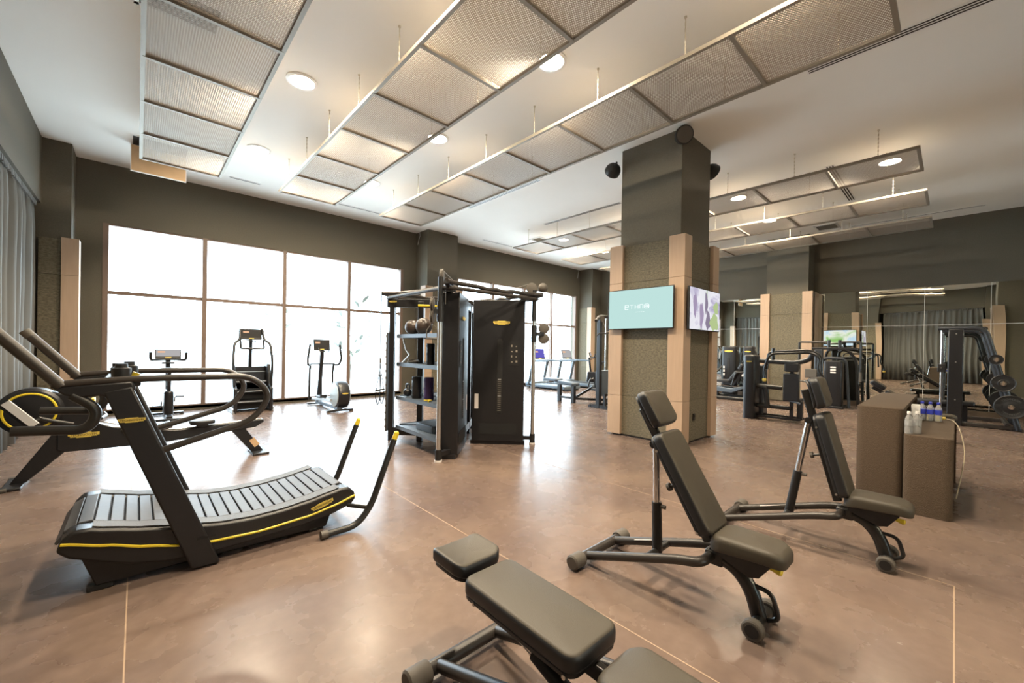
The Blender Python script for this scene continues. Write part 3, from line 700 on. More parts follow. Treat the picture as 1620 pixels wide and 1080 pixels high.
# ================================================================== BENCHES
def shade_pad_sides(o, k):
    o.data.materials.append(M['black_vinyl_and_shade'])      # side shade painted in: darker vinyl on the faces below the seam
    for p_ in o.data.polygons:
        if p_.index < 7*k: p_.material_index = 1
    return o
def bench(label, x, y, ang, group='adjustable benches'):
    """hinge above (x, y); head end toward +y; ang = backrest angle from level"""
    t = thing('weight_bench', label, 'bench', (x, y, 0), 0, group)
    # rear foot bar with rubber ends
    G().cyl((-0.24, 0.80, 0.055), (0.24, 0.80, 0.055), 0.032, 14).build('rear_foot_bar', 'tube_brown', t)
    for s in (-1, 1): G().lathe([(0.04, 0), (0.05, 0.008), (0.05, 0.10), (0.045, 0.11)], (s*0.33 if s > 0 else -0.33, 0.80, 0.052), (-s, 0, 0), 18).build('rubber_end', 'rubber', t)
    U = fillet([(-0.17, 0.78, 0.06), (-0.15, 0.15, 0.275), (-0.15, 0.02, 0.305), (0.15, 0.02, 0.305), (0.15, 0.15, 0.275), (0.17, 0.78, 0.06)], 0.12, 8)
    G().tube(U, 0.028, 12).build('base_loop', 'tube_brown', t)
    G().obox((0.155, 0.53, 0.163), (0.045, 0.16, 0.004), (-0.33, 0, 0)).build('sticker', 'sticker', t)
    G().obox((0.0, 0.0, 0.30), (0.07, 0.10, 0.08)).build('hub', 'tube_black', t, bev=0.01)
    # curved front leg
    leg = fillet([(0, 0.03, 0.31), (0, -0.10, 0.295), (0, -0.19, 0.20), (0, -0.235, 0.05)], 0.10, 8)
    G().tube(leg, 0.033, 12, flat=1.25).build('front_leg', 'tube_black', t)
    G().cyl((-0.13, -0.24, 0.048), (0.13, -0.24, 0.048), 0.036, 16).build('axle_tube', 'tube_black', t)
    for s in (-1, 1):
        w = G().lathe([(0.044, 0), (0.052, 0.006), (0.052, 0.045), (0.045, 0.05)], (s*0.10, -0.24, 0.0525), (s, 0, 0), 20).build('wheel', 'rubber', t)
        G().cyl((s*0.149, -0.24, 0.0525), (s*0.155, -0.24, 0.0525), 0.033, 18).build('hub_cap', 'plastic_black', w)
    G().tube(fillet([(0.0, -0.205, 0.22), (0.0, -0.29, 0.215), (0.0, -0.325, 0.09), (0.0, -0.27, 0.06)], 0.04, 5), 0.0125, 8).build('carry_handle', 'tube_black', t)
    # seat
    def seat(px, py, pz):
        k = max(0.0, -py/0.36); return (px*(1-0.12*k), py, 0.372+pz*(1-0.2*k)+0.022*math.sin(PI*k)+0.02*k-0.02*max(0, k-0.8))
    G().pad(rrect(0.275, 0.37, 0.075, 8, 0, -0.185), 0.09, 0.035, seat).build('seat', 'vinyl', t)
    G().prism([(-0.02, 0.385), (-0.30, 0.375), (-0.24, 0.29), (-0.19, 0.275), (-0.02, 0.34)], -0.05, 0.05, 'yz').build('seat_plate', 'plate_black', t)
    lev = G().tube([(0.03, -0.22, 0.34), (0.045, -0.28, 0.325), (0.05, -0.315, 0.318), (0.05, -0.325, 0.316)], [0.011, 0.013, 0.020, 0.012], 10).build('seat_lever', 'yellow', t, label='yellow seat lever')
    # backrest and head pad share a swinging frame
    c, s_ = math.cos(ang), math.sin(ang); o = V(0, 0.03, 0.40)
    def B(px, u, h): return (px, o.y+u*c-h*s_, o.z+u*s_+h*c)
    shade_pad_sides(G().pad(rrect(0.285, 0.62, 0.05, 6, 0, 0.335), 0.065, 0.022, lambda x_, y_, z_: B(x_, y_, 0.02+z_), e0=0.012).build('backrest', 'vinyl', t), 28)
    G().pad(rrect(0.28, 0.61, 0.05, 6, 0, 0.335), 0.018, 0.004, lambda x_, y_, z_: B(x_, y_, 0.004+z_), e0=0.004).build('backrest_shell', 'black_vinyl_and_shade', t)
    shade_pad_sides(G().pad(rrect(0.27, 0.24, 0.05, 6, 0, 0.80), 0.065, 0.022, lambda x_, y_, z_: B(x_, y_, 0.02+z_+0.035*(x_/0.135)**2), e0=0.012).build('head_pad', 'vinyl', t), 28)
    G().pad(rrect(0.25, 0.22, 0.05, 6, 0, 0.80), 0.016, 0.004, lambda x_, y_, z_: B(x_, y_, 0.006+z_+0.03*(x_/0.135)**2), e0=0.004).build('head_shell', 'black_vinyl_and_shade', t)
    G().bar(B(0, -0.02, -0.02), B(0, 0.84, -0.02), 0.055, 0.035, up=(1, 0, 0)).build('back_spine', 'tube_black', t, bev=0.008)
    for u in (0.06, 0.55):
        for sx in (-1, 1): G().cyl(B(sx*0.1425, u, 0.012), B(sx*0.146, u, 0.012), 0.008, 10).build('screw', 'satin_steel', t)
    # telescopic strut
    top = V(*B(0, 0.60, -0.05)); bot = V(0, 0.36, 0.19) if ang > 0.3 else V(0, 0.12, 0.20)
    mid = bot.lerp(top, 0.46)
    G().cyl(bot, mid, 0.031, 16).build('strut_sleeve', 'plastic_black', t)
    G().cyl(mid, top, 0.022, 16).build('strut_rod', 'chrome', t, label='polished steel rod')
    G().cyl(top+V(-0.04, 0, 0), top+V(0.04, 0, 0), 0.025, 14).build('strut_joint', 'plastic_black', t)
    G().bar(top, B(0, 0.62, -0.01), 0.04, 0.04).build('strut_bracket', 'plastic_black', t)
    G().cyl(mid+V(0.0, -0.02, -0.02), mid+V(0.0, -0.06, -0.02), 0.013, 10).build('lock_pin', 'rubber', t)
    G().cyl((-0.15, bot.y, bot.z+0.01), (0.15, bot.y, bot.z+0.01), 0.022, 12).build('strut_axle', 'tube_black', t)
    k = V(*B(0, 0.33, -0.03)); k2 = V(*B(0, 0.33, -0.10))
    kb = G().cyl(k, k2, 0.010, 10).build('rest_peg', 'tube_black', t); G().cyl(V(*B(0, 0.33, -0.09)), V(*B(0, 0.33, -0.11)), 0.024, 14).build('peg_cap', 'rubber', kb)
    return t
bench('inclined weight bench with brown-grey pads standing before the pillar', 2.50, 0.93, math.radians(59))
bench('nearly upright weight bench beside the brown counter', 3.93, 0.54, math.radians(75))
bench('flat lowered weight bench in the foreground, cut by the picture edge', 1.19, 0.77, math.radians(1))
bench('low inclined bench behind the counter near the mirrored wall', 10.3, 0.32, math.radians(35))

# ================================================================== COUNTER AND WHAT STANDS ON IT
def rounded_block(x0, x1, y0, y1, z1, r):
    return G().pad(rrect(x1-x0, y1-y0, r, 6, (x0+x1)/2, (y0+y1)/2), z1, 0.012, e0=0.004)
t = thing('reception_counter', 'tall brown carpet-textured counter block with open shelf', 'counter', (0, 0, 0))
G().pad(rrect(0.45, 0.35, 0.06, 6, 5.675, 0.50), 0.968, 0.01, e0=0.004).build('end_block', 'carpet_box', t)
G().box(5.83, 7.6, 0.326, 0.675, 0.93, 0.9675).build('top', 'carpet_box', t, bev=0.004)
G().box(5.62, 7.6, 0.645, 0.67, 0, 0.94).build('front_panel', 'carpet_box', t)
G().box(7.56, 7.6, 0.326, 0.65, 0, 0.93).build('side_panel', 'carpet_box', t)
t = thing('reception_counter', 'low brown carpet-textured counter block with water bottles on top', 'counter', (0, 0, 0))
G().pad(rrect(0.5, 0.33, 0.06, 6, 5.62, 0.155), 0.742, 0.01, e0=0.004).build('end_block', 'carpet_box', t)
G().box(5.80, 7.1, -0.012, 0.305, 0.70, 0.7415).build('top', 'carpet_box', t, bev=0.004)
G().box(5.7, 7.1, 0.28, 0.305, 0, 0.70).build('front_panel', 'carpet_box', t)
G().box(7.06, 7.1, -0.03, 0.28, 0, 0.70).build('side_panel', 'carpet_box', t)
G().box(5.86, 7.05, 0.0, 0.27, 0.35, 0.38).build('shelf', 'plate_black', t)
def bottle(x, y, z, cap, label, group, h=0.21):
    b = thing('water_bottle', label, 'bottle', (x, y, z), 0, group); r = 0.031
    G().lathe([(r*0.9, 0), (r, 0.008), (r, h*0.3), (r*0.93, h*0.34), (r, h*0.38), (r, h*0.62), (r*0.8, h*0.75), (r*0.42, h*0.86), (r*0.42, h*0.9)], n=18).build('body', 'clear_plastic', b)
    G().lathe([(r*0.48, h*0.9), (r*0.5, h*0.91), (r*0.5, h), (r*0.44, h*1.01)], n=14).build('cap', cap, b)
    G().lathe([(r*1.01, h*0.36), (r*1.02, h*0.37), (r*1.02, h*0.6), (r*1.01, h*0.61)], n=18).build('wrapper', 'blue_cap' if cap == 'blue_cap' else 'clear_plastic', b)
bottle(5.43, 0.285, 0.742, 'white_plastic', 'clear water bottle with white cap at the counter edge', 'white-capped bottles')
bottle(5.50, 0.232, 0.742, 'white_plastic', 'second clear white-capped water bottle, just behind the one at the counter edge', 'white-capped bottles')
for i in range(6):
    bottle(6.70+0.068*(i//3), 0.245-0.0655*(i % 3), 0.742, 'blue_cap', 'blue-capped water bottle in the pack, %s, %s row' % (('nearest the monitor', 'middle', 'farthest from the monitor')[i % 3], ('front', 'back')[i//3]), 'pack of blue-capped bottles')
t = thing('desk_monitor', 'white monitor turned away, standing between the bottles on the low counter', 'monitor', (6.40, 0.285, 0.742))
G().box(-0.03, 0.03, -0.038, 0.036, 0.01, 0.20).build('housing', 'white_plastic', t, bev=0.006); G().box(-0.05, 0.05, -0.04, 0.03, 0, 0.012).build('foot', 'white_plastic', t)
tag(G().tube(fillet([(7.0, 0.06, 0.748), (6.8, 0.0, 0.76), (6.5, -0.05, 0.72), (6.2, -0.09, 0.5), (5.95, -0.06, 0.3), (5.8, -0.03, 0.12)], 0.15, 6), 0.0045, 8).build('power_cable', 'cable'), 'thin beige cable looping off the back of the low counter', 'cable')
t = thing('cable_adapter', 'small yellow adapter lying at the back of the low counter', 'adapter', (7.0, 0.10, 0.742))
G().box(-0.06, 0.06, -0.04, 0.04, 0, 0.022).build('case', 'badge_yellow', t, bev=0.004); G().box(0.06, 0.075, -0.015, 0.015, 0.004, 0.016).build('plug', 'white_plastic', t)

# ================================================================== CARDIO BY THE WINDOW
def console(parent, c, w, h, tilt, rz=0.0, scr='screen_grey', faces=-1):
    """tablet console; screen toward local -y before rz"""
    e = G().box(-w/2, w/2, 0, 0.035, -h/2, h/2).build('console', 'plastic_black', parent, bev=0.006); e.location = c; e.rotation_euler = (tilt, 0, rz)
    G().box(-w/2+0.015, w/2-0.015, -0.003, 0.002, -h/2+0.05, h/2-0.012).build('console_screen', scr, e)
    G().box(-w*0.4, -w*0.12, -0.005, 0.0, h*0.12, h*0.28).build('console_tile', 'screen_orange', e)
    G().box(-w*0.12, w*0.12, -0.005, 0.0, -h/2+0.015, -h/2+0.035).build('console_badge', 'badge_yellow', e)
    return e
def bike(label, x, y, rz):
    t = thing('exercise_bike', label, 'exercise bike', (x, y, 0), rz, 'upright exercise bikes')
    for yy in (-0.45, 0.5):
        G().box(-0.27, 0.27, yy-0.05, yy+0.05, 0.015, 0.06).build('stabiliser', 'plate_black', t, bev=0.01)
        for sx in (-0.24, 0.24): G().box(sx-0.03, sx+0.03, yy-0.04, yy+0.04, 0, 0.02).build('foot', 'rubber', t)
    G().box(-0.05, 0.05, -0.45, 0.5, 0.03, 0.10).build('base_beam', 'plate_black', t, bev=0.01)
    G().pad(rrect(0.15, 0.60, 0.07, 6, 0, 0.12), 0.48, 0.05, lambda a, b, c: (a, b-0.12*c, 0.08+c)).build('drive_housing', 'plate_black', t)
    G().tube([(0, -0.12, 0.45), (0, -0.22, 0.95)], 0.035, 12).build('seat_post', 'plate_black', t)
    G().pad([(-0.11, -0.14), (0.11, -0.14), (0.12, -0.06), (0.05, 0.06), (0.03, 0.16), (-0.03, 0.16), (-0.05, 0.06), (-0.12, -0.06)], 0.06, 0.02, lambda a, b, c: (a, b-0.22, 0.95+c)).build('saddle', 'plastic_black', t)
    G().tube([(0, 0.22, 0.45), (0, 0.30, 1.14)], 0.042, 12).build('console_post', 'plate_black', t)
    G().tube(fillet([(-0.27, 0.02, 1.30), (-0.27, 0.06, 1.14), (-0.12, 0.22, 1.15), (0.12, 0.22, 1.15), (0.27, 0.06, 1.14), (0.27, 0.02, 1.30)], 0.06), 0.023, 10).build('handlebar', 'tube_black', t)
    G().box(-0.10, 0.10, 0.18, 0.32, 1.06, 1.10).build('tray', 'plastic_black', t, bev=0.008)
    console(t, (0, 0.24, 1.26), 0.40, 0.20, -0.25)
    for s in (-1, 1):
        c = G().bar((s*0.10, 0.1, 0.32), (s*0.10, 0.1-s*0.1, 0.32+s*0.10), 0.025, 0.035).build('crank', 'aluminium', t)
        G().box(s*0.11, s*0.24, 0.06-s*0.1, 0.14-s*0.1, 0.31+s*0.10, 0.335+s*0.10).build('pedal', 'plastic_black', c)
        G().tube([(s*0.12, 0.1-s*0.1, 0.34+s*0.10), (s*0.17, 0.1-s*0.1, 0.43+s*0.10), (s*0.23, 0.1-s*0.1, 0.34+s*0.10)], 0.007, 6).build('strap', 'rubber', c)
bike('upright exercise bike by the window behind the curved treadmill', 0.46, 10.45, 0)
bike('upright exercise bike in the far window corner beyond the treadmills', 13.95, 10.0, 0.5)

def climber():
    t = thing('stair_climber', 'black stair climber with four steps standing at the window', 'stair climber', (1.88, 10.3, 0))
    for s in (-1, 1):
        G().prism([(0.0, 0.02), (0.75, 0.02), (0.75, 0.95), (0.45, 1.07), (0.30, 1.03), (0.16, 0.60), (0.0, 0.52)], s*0.30, s*0.37, 'yz').build('side_cover', 'plate_black', t, bev=0.02)
        G().prism([(0.02, 0.0), (0.7, 0.0), (0.7, 0.10), (0.02, 0.10)], s*0.34, s*0.39, 'yz').build('skirt', 'aluminium', t, bev=0.01)
        G().tube(fillet([(s*0.35, 0.10, 0.55), (s*0.37, 0.12, 1.10), (s*0.34, 0.2, 1.50), (s*0.23, 0.28, 1.58), (s*0.21, 0.38, 1.82)], 0.1), 0.027, 10).build('handrail', 'tube_black', t)
        G().tube(fillet([(s*0.22, 0.30, 1.58), (s*0.22, 0.22, 1.38), (0, 0.26, 1.38)], 0.04), 0.022, 8).build('front_grip', 'tube_black', t)
    for i in range(4):
        st = G().box(-0.295, 0.295, 0.06+0.13*i, 0.30+0.13*i, 0.20+0.21*i, 0.245+0.21*i).build('step', 'plastic_black', t, bev=0.005)
        G().box(-0.29, 0.29, 0.052+0.13*i, 0.06+0.13*i, 0.225+0.21*i, 0.24+0.21*i).build('step_edge', 'aluminium', st)
        G().box(-0.295, 0.295, 0.19+0.13*i, 0.20+0.13*i, 0.06+0.21*i, 0.20+0.21*i).build('riser', 'slot_dark', t)
    G().box(-0.30, 0.30, 0.45, 0.74, 0.04, 0.98).build('rear_housing', 'plate_black', t, bev=0.02)
    G().tube([(0, 0.5, 0.95), (0, 0.42, 1.72)], 0.055, 12, flat=0.7).build('console_post', 'plate_black', t)
    G().box(-0.10, 0.10, 0.34, 0.46, 1.54, 1.57).build('tray', 'plastic_black', t)
    console(t, (0, 0.36, 1.70), 0.40, 0.24, -0.15, scr='slot_dark')
climber()
def elliptical():
    t = thing('elliptical_trainer', 'black elliptical trainer with round drum housing by the window', 'elliptical', (3.35, 9.3, 0))
    G().box(-0.28, 0.28, -0.06, 0.03, 0.02, 0.06).build('front_foot', 'plate_black', t, bev=0.01)
    for s in (-1, 1): G().box(s*0.25-0.03, s*0.25+0.03, -0.06, 0.03, 0, 0.03).build('foot_pad', 'rubber', t)
    G().box(-0.26, 0.20, 1.42, 1.52, 0.02, 0.06).build('rear_foot', 'plate_black', t, bev=0.01)
    G().box(-0.06, 0.06, 0.0, 1.5, 0.04, 0.12).build('beam', 'steel_blue', t, bev=0.01)
    d = G().lathe([(0.27, -0.13), (0.305, -0.11), (0.315, -0.06), (0.315, 0.06), (0.305, 0.11), (0.27, 0.13)], (0.06, 0.16, 0.37), (1, 0, 0), 40).build('drum', 'plate_black', t)
    for s in (-1, 1): G().lathe([(0.265, 0.0), (0.26, 0.012), (0.1, 0.018)], (0.06+s*0.13, 0.16, 0.37), (s, 0, 0), 36).build('side_cover', 'cover_grey', d, label='grey disc cover')
    badge(d, (0.06, -0.155, 0.42), (PI/2, 0, 0), 0.14, False)
    for s in (-1, 1):
        G().bar((s*0.17, 0.05, 0.27), (s*0.17, 1.35, 0.17), 0.05, 0.05).build('pedal_rail', 'aluminium', t)
        p_ = G().box(s*0.10, s*0.25, 0.55, 0.95, 0.27, 0.30).build('footplate', 'plastic_black', t, bev=0.01)
        G().box(s*0.10, s*0.25, 0.55, 0.57, 0.30, 0.34).build('toe_lip', 'plastic_black', p_)
        G().tube([(s*0.27, 1.30, 0.16), (s*0.27, 1.28, 0.80), (s*0.27, 1.22, 1.02)], 0.026, 10).build('lever', 'tube_black', t)
        G().tube(fillet([(s*0.27, 1.22, 1.0), (s*0.36, 1.10, 1.0), (s*0.39, 1.02, 1.15), (s*0.34, 1.02, 1.5)], 0.06), 0.026, 10).build('moving_grip', 'tube_black', t)
    G().bar((-0.30, 1.22, 1.02), (0.30, 1.22, 1.02), 0.03, 0.03).build('cross_tube', 'tube_black', t)
    G().tube([(-0.02, 1.35, 0.10), (-0.02, 1.30, 0.62), (0.0, 1.22, 1.42)], [0.075, 0.05, 0.05], 14).build('mast', 'plate_black', t)
    G().tube(fillet([(-0.12, 1.14, 1.42), (-0.12, 1.06, 1.33), (0.12, 1.06, 1.33), (0.12, 1.14, 1.42)], 0.05), 0.014, 8).build('fixed_grip', 'tube_black', t)
    console(t, (-0.03, 1.16, 1.49), 0.38, 0.27, -0.15, scr='slot_dark')
elliptical()
def treadmill(label, x, y, scr):
    t = thing('treadmill', label, 'treadmill', (x, y, 0), 0, 'treadmills facing the window')
    G().box(-0.44, 0.44, -1.75, 0.20, 0.05, 0.17).build('deck', 'tread_blue', t, bev=0.03)
    G().box(-0.27, 0.27, -1.72, 0.0, 0.165, 0.176).build('belt', 'plastic_black', t)
    G().pad(rrect(0.88, 0.5, 0.1, 5, 0, -0.02), 0.16, 0.05, lambda a, b, c: (a, b, 0.08+c)).build('motor_cover', 'tread_blue', t)
    for sx in (-0.4, 0.4):
        for yy in (-1.6, 0.05): G().box(sx-0.04, sx+0.04, yy-0.06, yy+0.06, 0, 0.06).build('foot', 'rubber', t)
        G().bar((sx, 0.05, 0.1), (sx, -0.16, 1.03), 0.07, 0.12, up=(1, 0, 0)).build('upright', 'tread_blue', t, bev=0.02)
        G().bar((sx, -0.08, 1.03), (sx, -0.95, 1.03), 0.06, 0.07).build('handrail', 'tread_blue', t, bev=0.02)
    G().bar((-0.4, -0.13, 1.02), (0.4, -0.13, 1.02), 0.10, 0.09).build('front_bar', 'tread_blue', t, bev=0.02)
    console(t, (0, -0.10, 1.28), 0.56, 0.40, -0.28, scr=scr)
treadmill('treadmill facing the window, nearest the cable rack, with violet screen', 11.38, 10.9, 'screen_violet')
treadmill('treadmill facing the window, nearest the far corner, with grey screen', 13.0, 10.9, 'screen_grey')

# ================================================================== CABLE RACK STATION
def cable_rack():
    t = thing('cable_rack', 'black four-armed cable rack with shelves and two weight towers', 'cable machine', (3.77, 5.25, 0))
    def P(r, deg, off=0.0, z=0.0):
        a = math.radians(deg); return V(r*math.cos(a)-off*math.sin(a), r*math.sin(a)+off*math.cos(a), z)
    for deg in (225, 315):
        R = Matrix.Rotation(math.radians(deg), 4, 'Z')
        tw = G().box(0.18, 0.98, -0.115, 0.115, 0.05, 2.23).xf(R).build('weight_tower', 'plate_black', t, bev=0.01)
        G().box(0.16, 1.0, -0.09, 0.09, 0, 0.06).xf(R).build('tower_base', 'plate_black', t)
        s = -1
        # face details on the sides of the tower toward the camera
        for sd in (-1, 1):
            y = sd*0.1165
            f = G().pad(rrect(0.09, 1.15, 0.045, 5), 0.002, 0.001).xf(R@Matrix.Translation((0.60, y, 1.05))@Matrix.Rotation(PI/2*(1 if sd < 0 else -1), 4, 'X')).build('guard_slot', 'slot_dark', tw)
            for i in range(16): G().box(0.575, 0.625, y-0.004*(sd < 0), y+0.004*(sd > 0), 0.52+0.032*i, 0.535+0.032*i).xf(R).build('weight_plate', 'aluminium' if i % 8 == 7 else 'rubber', f)
            G().box(0.75, 0.90, min(y, y+sd*0.002), max(y, y+sd*0.002), 1.22, 1.58).xf(R).build('instruction_panel', 'plastic_black', tw)
            for r_ in range(4):
                for c_ in range(2): G().box(0.772+0.07*c_, 0.80+0.07*c_-0.008*(r_ % 2), min(y, y+sd*0.003), max(y, y+sd*0.003), 1.27+0.08*r_, 1.288+0.08*r_+0.014*((r_+c_) % 2)).xf(R).build('instruction_mark', 'rail_metal', tw)
            G().box(0.22, 0.28, min(y, y+sd*0.002), max(y, y+sd*0.002), 0.55, 0.78).xf(R).build('warning_label', 'sticker', tw)
            G().box(0.30, 0.88, min(y, y+sd*0.002), max(y, y+sd*0.002), 0.16, 0.33).xf(R).build('kick_panel', 'slot_dark', tw)
        if deg == 315: badge(tw, P(0.62, 315, -0.119, 1.88), (PI/2, 0, math.radians(-45)), 0.26)
        else: badge(tw, P(0.62, 225, 0.119, 1.90), (PI/2, 0, math.radians(45)), 0.22, False)
        # cable column beyond the tower
        c = P(1.14, 219.5) if deg == 225 else P(1.12, 315)
        G().cyl(c+V(0, 0, 0.02), c+V(0, 0, 0.16), 0.042, 14).build('column_foot', 'plastic_black', t)
        G().cyl(c+V(0, 0, 0), c+V(0, 0, 0.025), 0.05, 14).build('column_pad', 'sticker', t)
        G().cyl(c+V(0, 0, 0.16), c+V(0, 0, 1.92), 0.030, 16).build('column', 'satin_steel', t)
        G().cyl(c+V(0, 0, 1.92), c+V(0, 0, 2.40), 0.036, 14).build('column_head', 'plastic_black', t)
        G().bar(P(0.95, deg, 0, 0.10), c+V(0, 0, 0.10), 0.07, 0.06).build('column_bracket', 'plate_black', t)
        G().bar(P(0.9, deg, 0, 2.26), c+V(0, 0, 2.26), 0.07, 0.06).build('column_bracket', 'plate_black', t)
        hz = 1.95 if deg == 225 else 1.72
        ca = G().cyl(c+V(0, 0, hz-0.13), c+V(0, 0, hz+0.13), 0.046, 14).build('carriage', 'plastic_black', t)
        o = c + (V(-0.12, 0.0, 0) if deg == 225 else V(0.16, -0.06, 0))
        for dz in (-0.07, 0.09): G().lathe([(0.075, -0.018), (0.085, -0.014), (0.07, 0), (0.085, 0.014), (0.075, 0.018)], o+V(0, 0, hz+dz), P(1, deg+90), 20).build('pulley', 'rubber', ca)
        G().bar(c+V(0, 0, hz), o+V(0, 0, hz), 0.04, 0.06).build('pulley_arm', 'plastic_black', ca)
        for dz, rr in ((2.43, 0.085),): G().lathe([(rr*0.85, -0.02), (rr, -0.015), (rr*0.85, 0), (rr, 0.015), (rr*0.85, 0.02)], c*0.96+V(0, 0, dz), P(1, deg+90), 22).build('top_pulley', 'rubber', t)
        G().lathe([(0.055, -0.015), (0.07, 0), (0.055, 0.015)], P(0.72, deg, 0, 2.33), P(1, deg+90), 20).build('top_pulley', 'rubber', t)
        G().tube([c*0.96+V(0, 0, 2.51), P(0.72, deg, 0, 2.40)], 0.004, 6).build('steel_cable', 'satin_steel', t)
        G().tube([c+V(0.05, -0.04, 2.40), c+V(0.05, -0.04, hz+0.1)], 0.004, 6).build('steel_cable', 'satin_steel', t)
    # stirrup handle on the near column
    c = P(1.14, 219.5)+V(-0.12, 0, 0)
    G().tube([c+V(-0.06, 0.03, 1.60), c+V(-0.06, 0.03, 1.70), c+V(0, 0, 1.80), c+V(0.06, -0.03, 1.70), c+V(0.06, -0.03, 1.60)], 0.008, 8).build('stirrup', 'rubber', t)
    G().cyl(c+V(-0.06, 0.03, 1.60), c+V(0.06, -0.03, 1.60), 0.014, 10).build('stirrup_grip', 'rubber_grey', t)
    G().cyl(c+V(0, 0, 1.80), c+V(0, 0, 1.90), 0.012, 10).build('stirrup_link', 'satin_steel', t)
    G().cyl(P(1.14, 219.5)+V(-0.03, 0.02, 2.02), P(1.14, 219.5)+V(-0.24, 0.15, 2.02), 0.014, 10).build('selector_pin', 'yellow', t)
    # open frame arms
    for deg in (135, 45):
        for r, w in ((0.22, 0.09), (0.66, 0.09), (1.12, 0.08)):
            a = P(r, deg, 0, 0.0); G().box(-w/2, w/2, -0.045, 0.045, 0, 2.2).xf(Matrix.Translation(a)@Matrix.Rotation(math.radians(deg), 4, 'Z')).build('post', 'plate_black', t, bev=0.006)
        G().bar(P(0.18, deg, 0, 2.17), P(1.2, deg, 0, 2.17), 0.08, 0.13).build('top_beam', 'plate_black', t, bev=0.006)
        G().bar(P(0.18, deg, 0, 0.15), P(1.16, deg, 0, 0.15), 0.08, 0.12).build('bottom_beam', 'plate_black', t, bev=0.006)
        hp = G().box(1.18, 1.20, -0.06, 0.06, 0.15, 1.71).xf(Matrix.Rotation(math.radians(deg), 4, 'Z')).build('hook_plate', 'rubber', t)
        for i in range(14): G().box(1.20, 1.225, -0.02, 0.02, 0.2+0.11*i, 0.235+0.11*i).xf(Matrix.Rotation(math.radians(deg), 4, 'Z')).build('hook', 'sticker', hp)
    badge(t, P(1.1, 135, 0.07, 2.19)+V(0.0, -0.01, 0), (PI/2, 0, math.radians(-45)), 0.12, False)
    # shelves between the arms
    for sec in (180, 90):
        for z in (0.25, 0.71, 1.23, 1.67):
            if z == 1.67 or True:
                ed = -0.125 if sec == 180 else -0.05; q = [P(1.03, sec-45, 0.05), P(0.34, sec-45, 0.05), P(0.34, sec+45, ed), P(1.0, sec+45, ed)]
                poly = [(v.x, v.y) for v in q]
                sh = G().prism(poly, z-0.012, z, 'xy').build('shelf', 'steel_blue', t)
                G().bar(q[0]+V(0, 0, z-0.02), q[3]+V(0, 0, z-0.02), 0.012, 0.055).build('shelf_lip', 'steel_blue', sh)
    # pull-up rails around the top
    z = 2.33; a = P(1.30, 135); b = P(1.30, 225); c = P(1.25, 315); d = P(1.25, 45)
    def wavy(p, q, out):
        n = V(*(q-p)).normalized(); m = V(n.y, -n.x, 0)*out
        return fillet([p, p.lerp(q, 0.10)+m*0.2, p.lerp(q, 0.34)+m*0.28, p.lerp(q, 0.42)+m*0.2+V(0, 0, -0.03), p.lerp(q, 0.50)+m*0.3, p.lerp(q, 0.60)+m*0.2+V(0, 0, -0.03), p.lerp(q, 0.68)+m*0.28, p.lerp(q, 0.92)+m*0.2, q], 0.08, 4)
    for p_, q_ in ((a, b), (b, c), (c, d), (d, a)):
        p1, q1 = p_+V(0, 0, z), q_+V(0, 0, z)
        G().tube(wavy(p1, q1, -1.0 if (p_ is a) else -0.4), 0.030, 10).build('pull_up_rail', 'tube_brown', t)
        G().tube([p_*0.93+V(0, 0, z-0.07), q_*0.93+V(0, 0, z-0.07)], 0.026, 10).build('stay_rail', 'tube_brown', t)
    for p_ in (a, b, c, d): G().bar(p_*0.80+V(0, 0, z-0.06), p_+V(0, 0, z-0.01), 0.06, 0.05).build('rail_bracket', 'plate_black', t)
    e = c*1.0+V(0, 0, 2.44); G().ball(e, 0.075).build('rubber_knob', 'rubber', t)
cable_rack()
def ball(x, y, z, r, label): tag(G().ball((x, y, z+r), r, 24, 16).build('medicine_ball', 'ball'), label, 'ball', 'medicine balls on the rack'); 
ball(3.10, 5.62, 1.671, 0.115, 'brown speckled medicine ball on the rack top shelf, nearer the window')
ball(3.14, 5.36, 1.671, 0.125, 'brown speckled medicine ball on the rack top shelf, nearer the cable column')
ball(3.77, 5.75, 1.671, 0.12, 'medicine ball showing in the gap between the two weight towers')
def roller(x, y, z, h, r, m, label):
    t = thing('foam_roller', label, 'foam roller', (x, y, z), 0, 'foam rollers on the rack')
    G().lathe([(r*0.35, h), (r*0.4, 0.0), (r*0.96, 0), (r, 0.006), (r, h-0.006), (r*0.96, h), (r*0.42, h)], n=22).build('roll', m, t)
    for j in range(5):
        for k in range(12):
            a = 2*PI*k/12
            if j in (0, 2, 4) and k % 3 == 0: G().obox((r*math.cos(a), r*math.sin(a), h*(0.12+0.19*j)), (0.012, 0.03, h*0.12), (0, 0, a)).build('rib', m, t)
roller(3.16, 5.19, 1.231, 0.31, 0.06, 'plastic_black', 'black ribbed foam roller standing on the second rack shelf, left one')
roller(3.26, 5.05, 1.231, 0.31, 0.06, 'plastic_black', 'black ribbed foam roller standing on the second rack shelf by the column')
roller(3.12, 5.50, 0.711, 0.33, 0.075, 'plastic_black', 'black ribbed foam roller on the third rack shelf')
roller(3.17, 5.24, 0.711, 0.33, 0.07, 'purple', 'purple foam roller on the third rack shelf')
t = thing('aerobic_step', 'blue-grey aerobic step lying on the lowest rack shelf', 'step platform', (3.25, 5.25, 0.251), 0)
G().pad(rrect(0.30, 0.50, 0.05), 0.10, 0.01, e0=0.01).build('platform', 'steel_blue', t); G().box(-0.13, 0.13, -0.23, 0.23, 0.10, 0.106).build('tread_mat', 'rubber', t)
def small_item(name, x, y, z, m, label, cat):
    t = thing(name, label, cat, (x, y, z)); return t
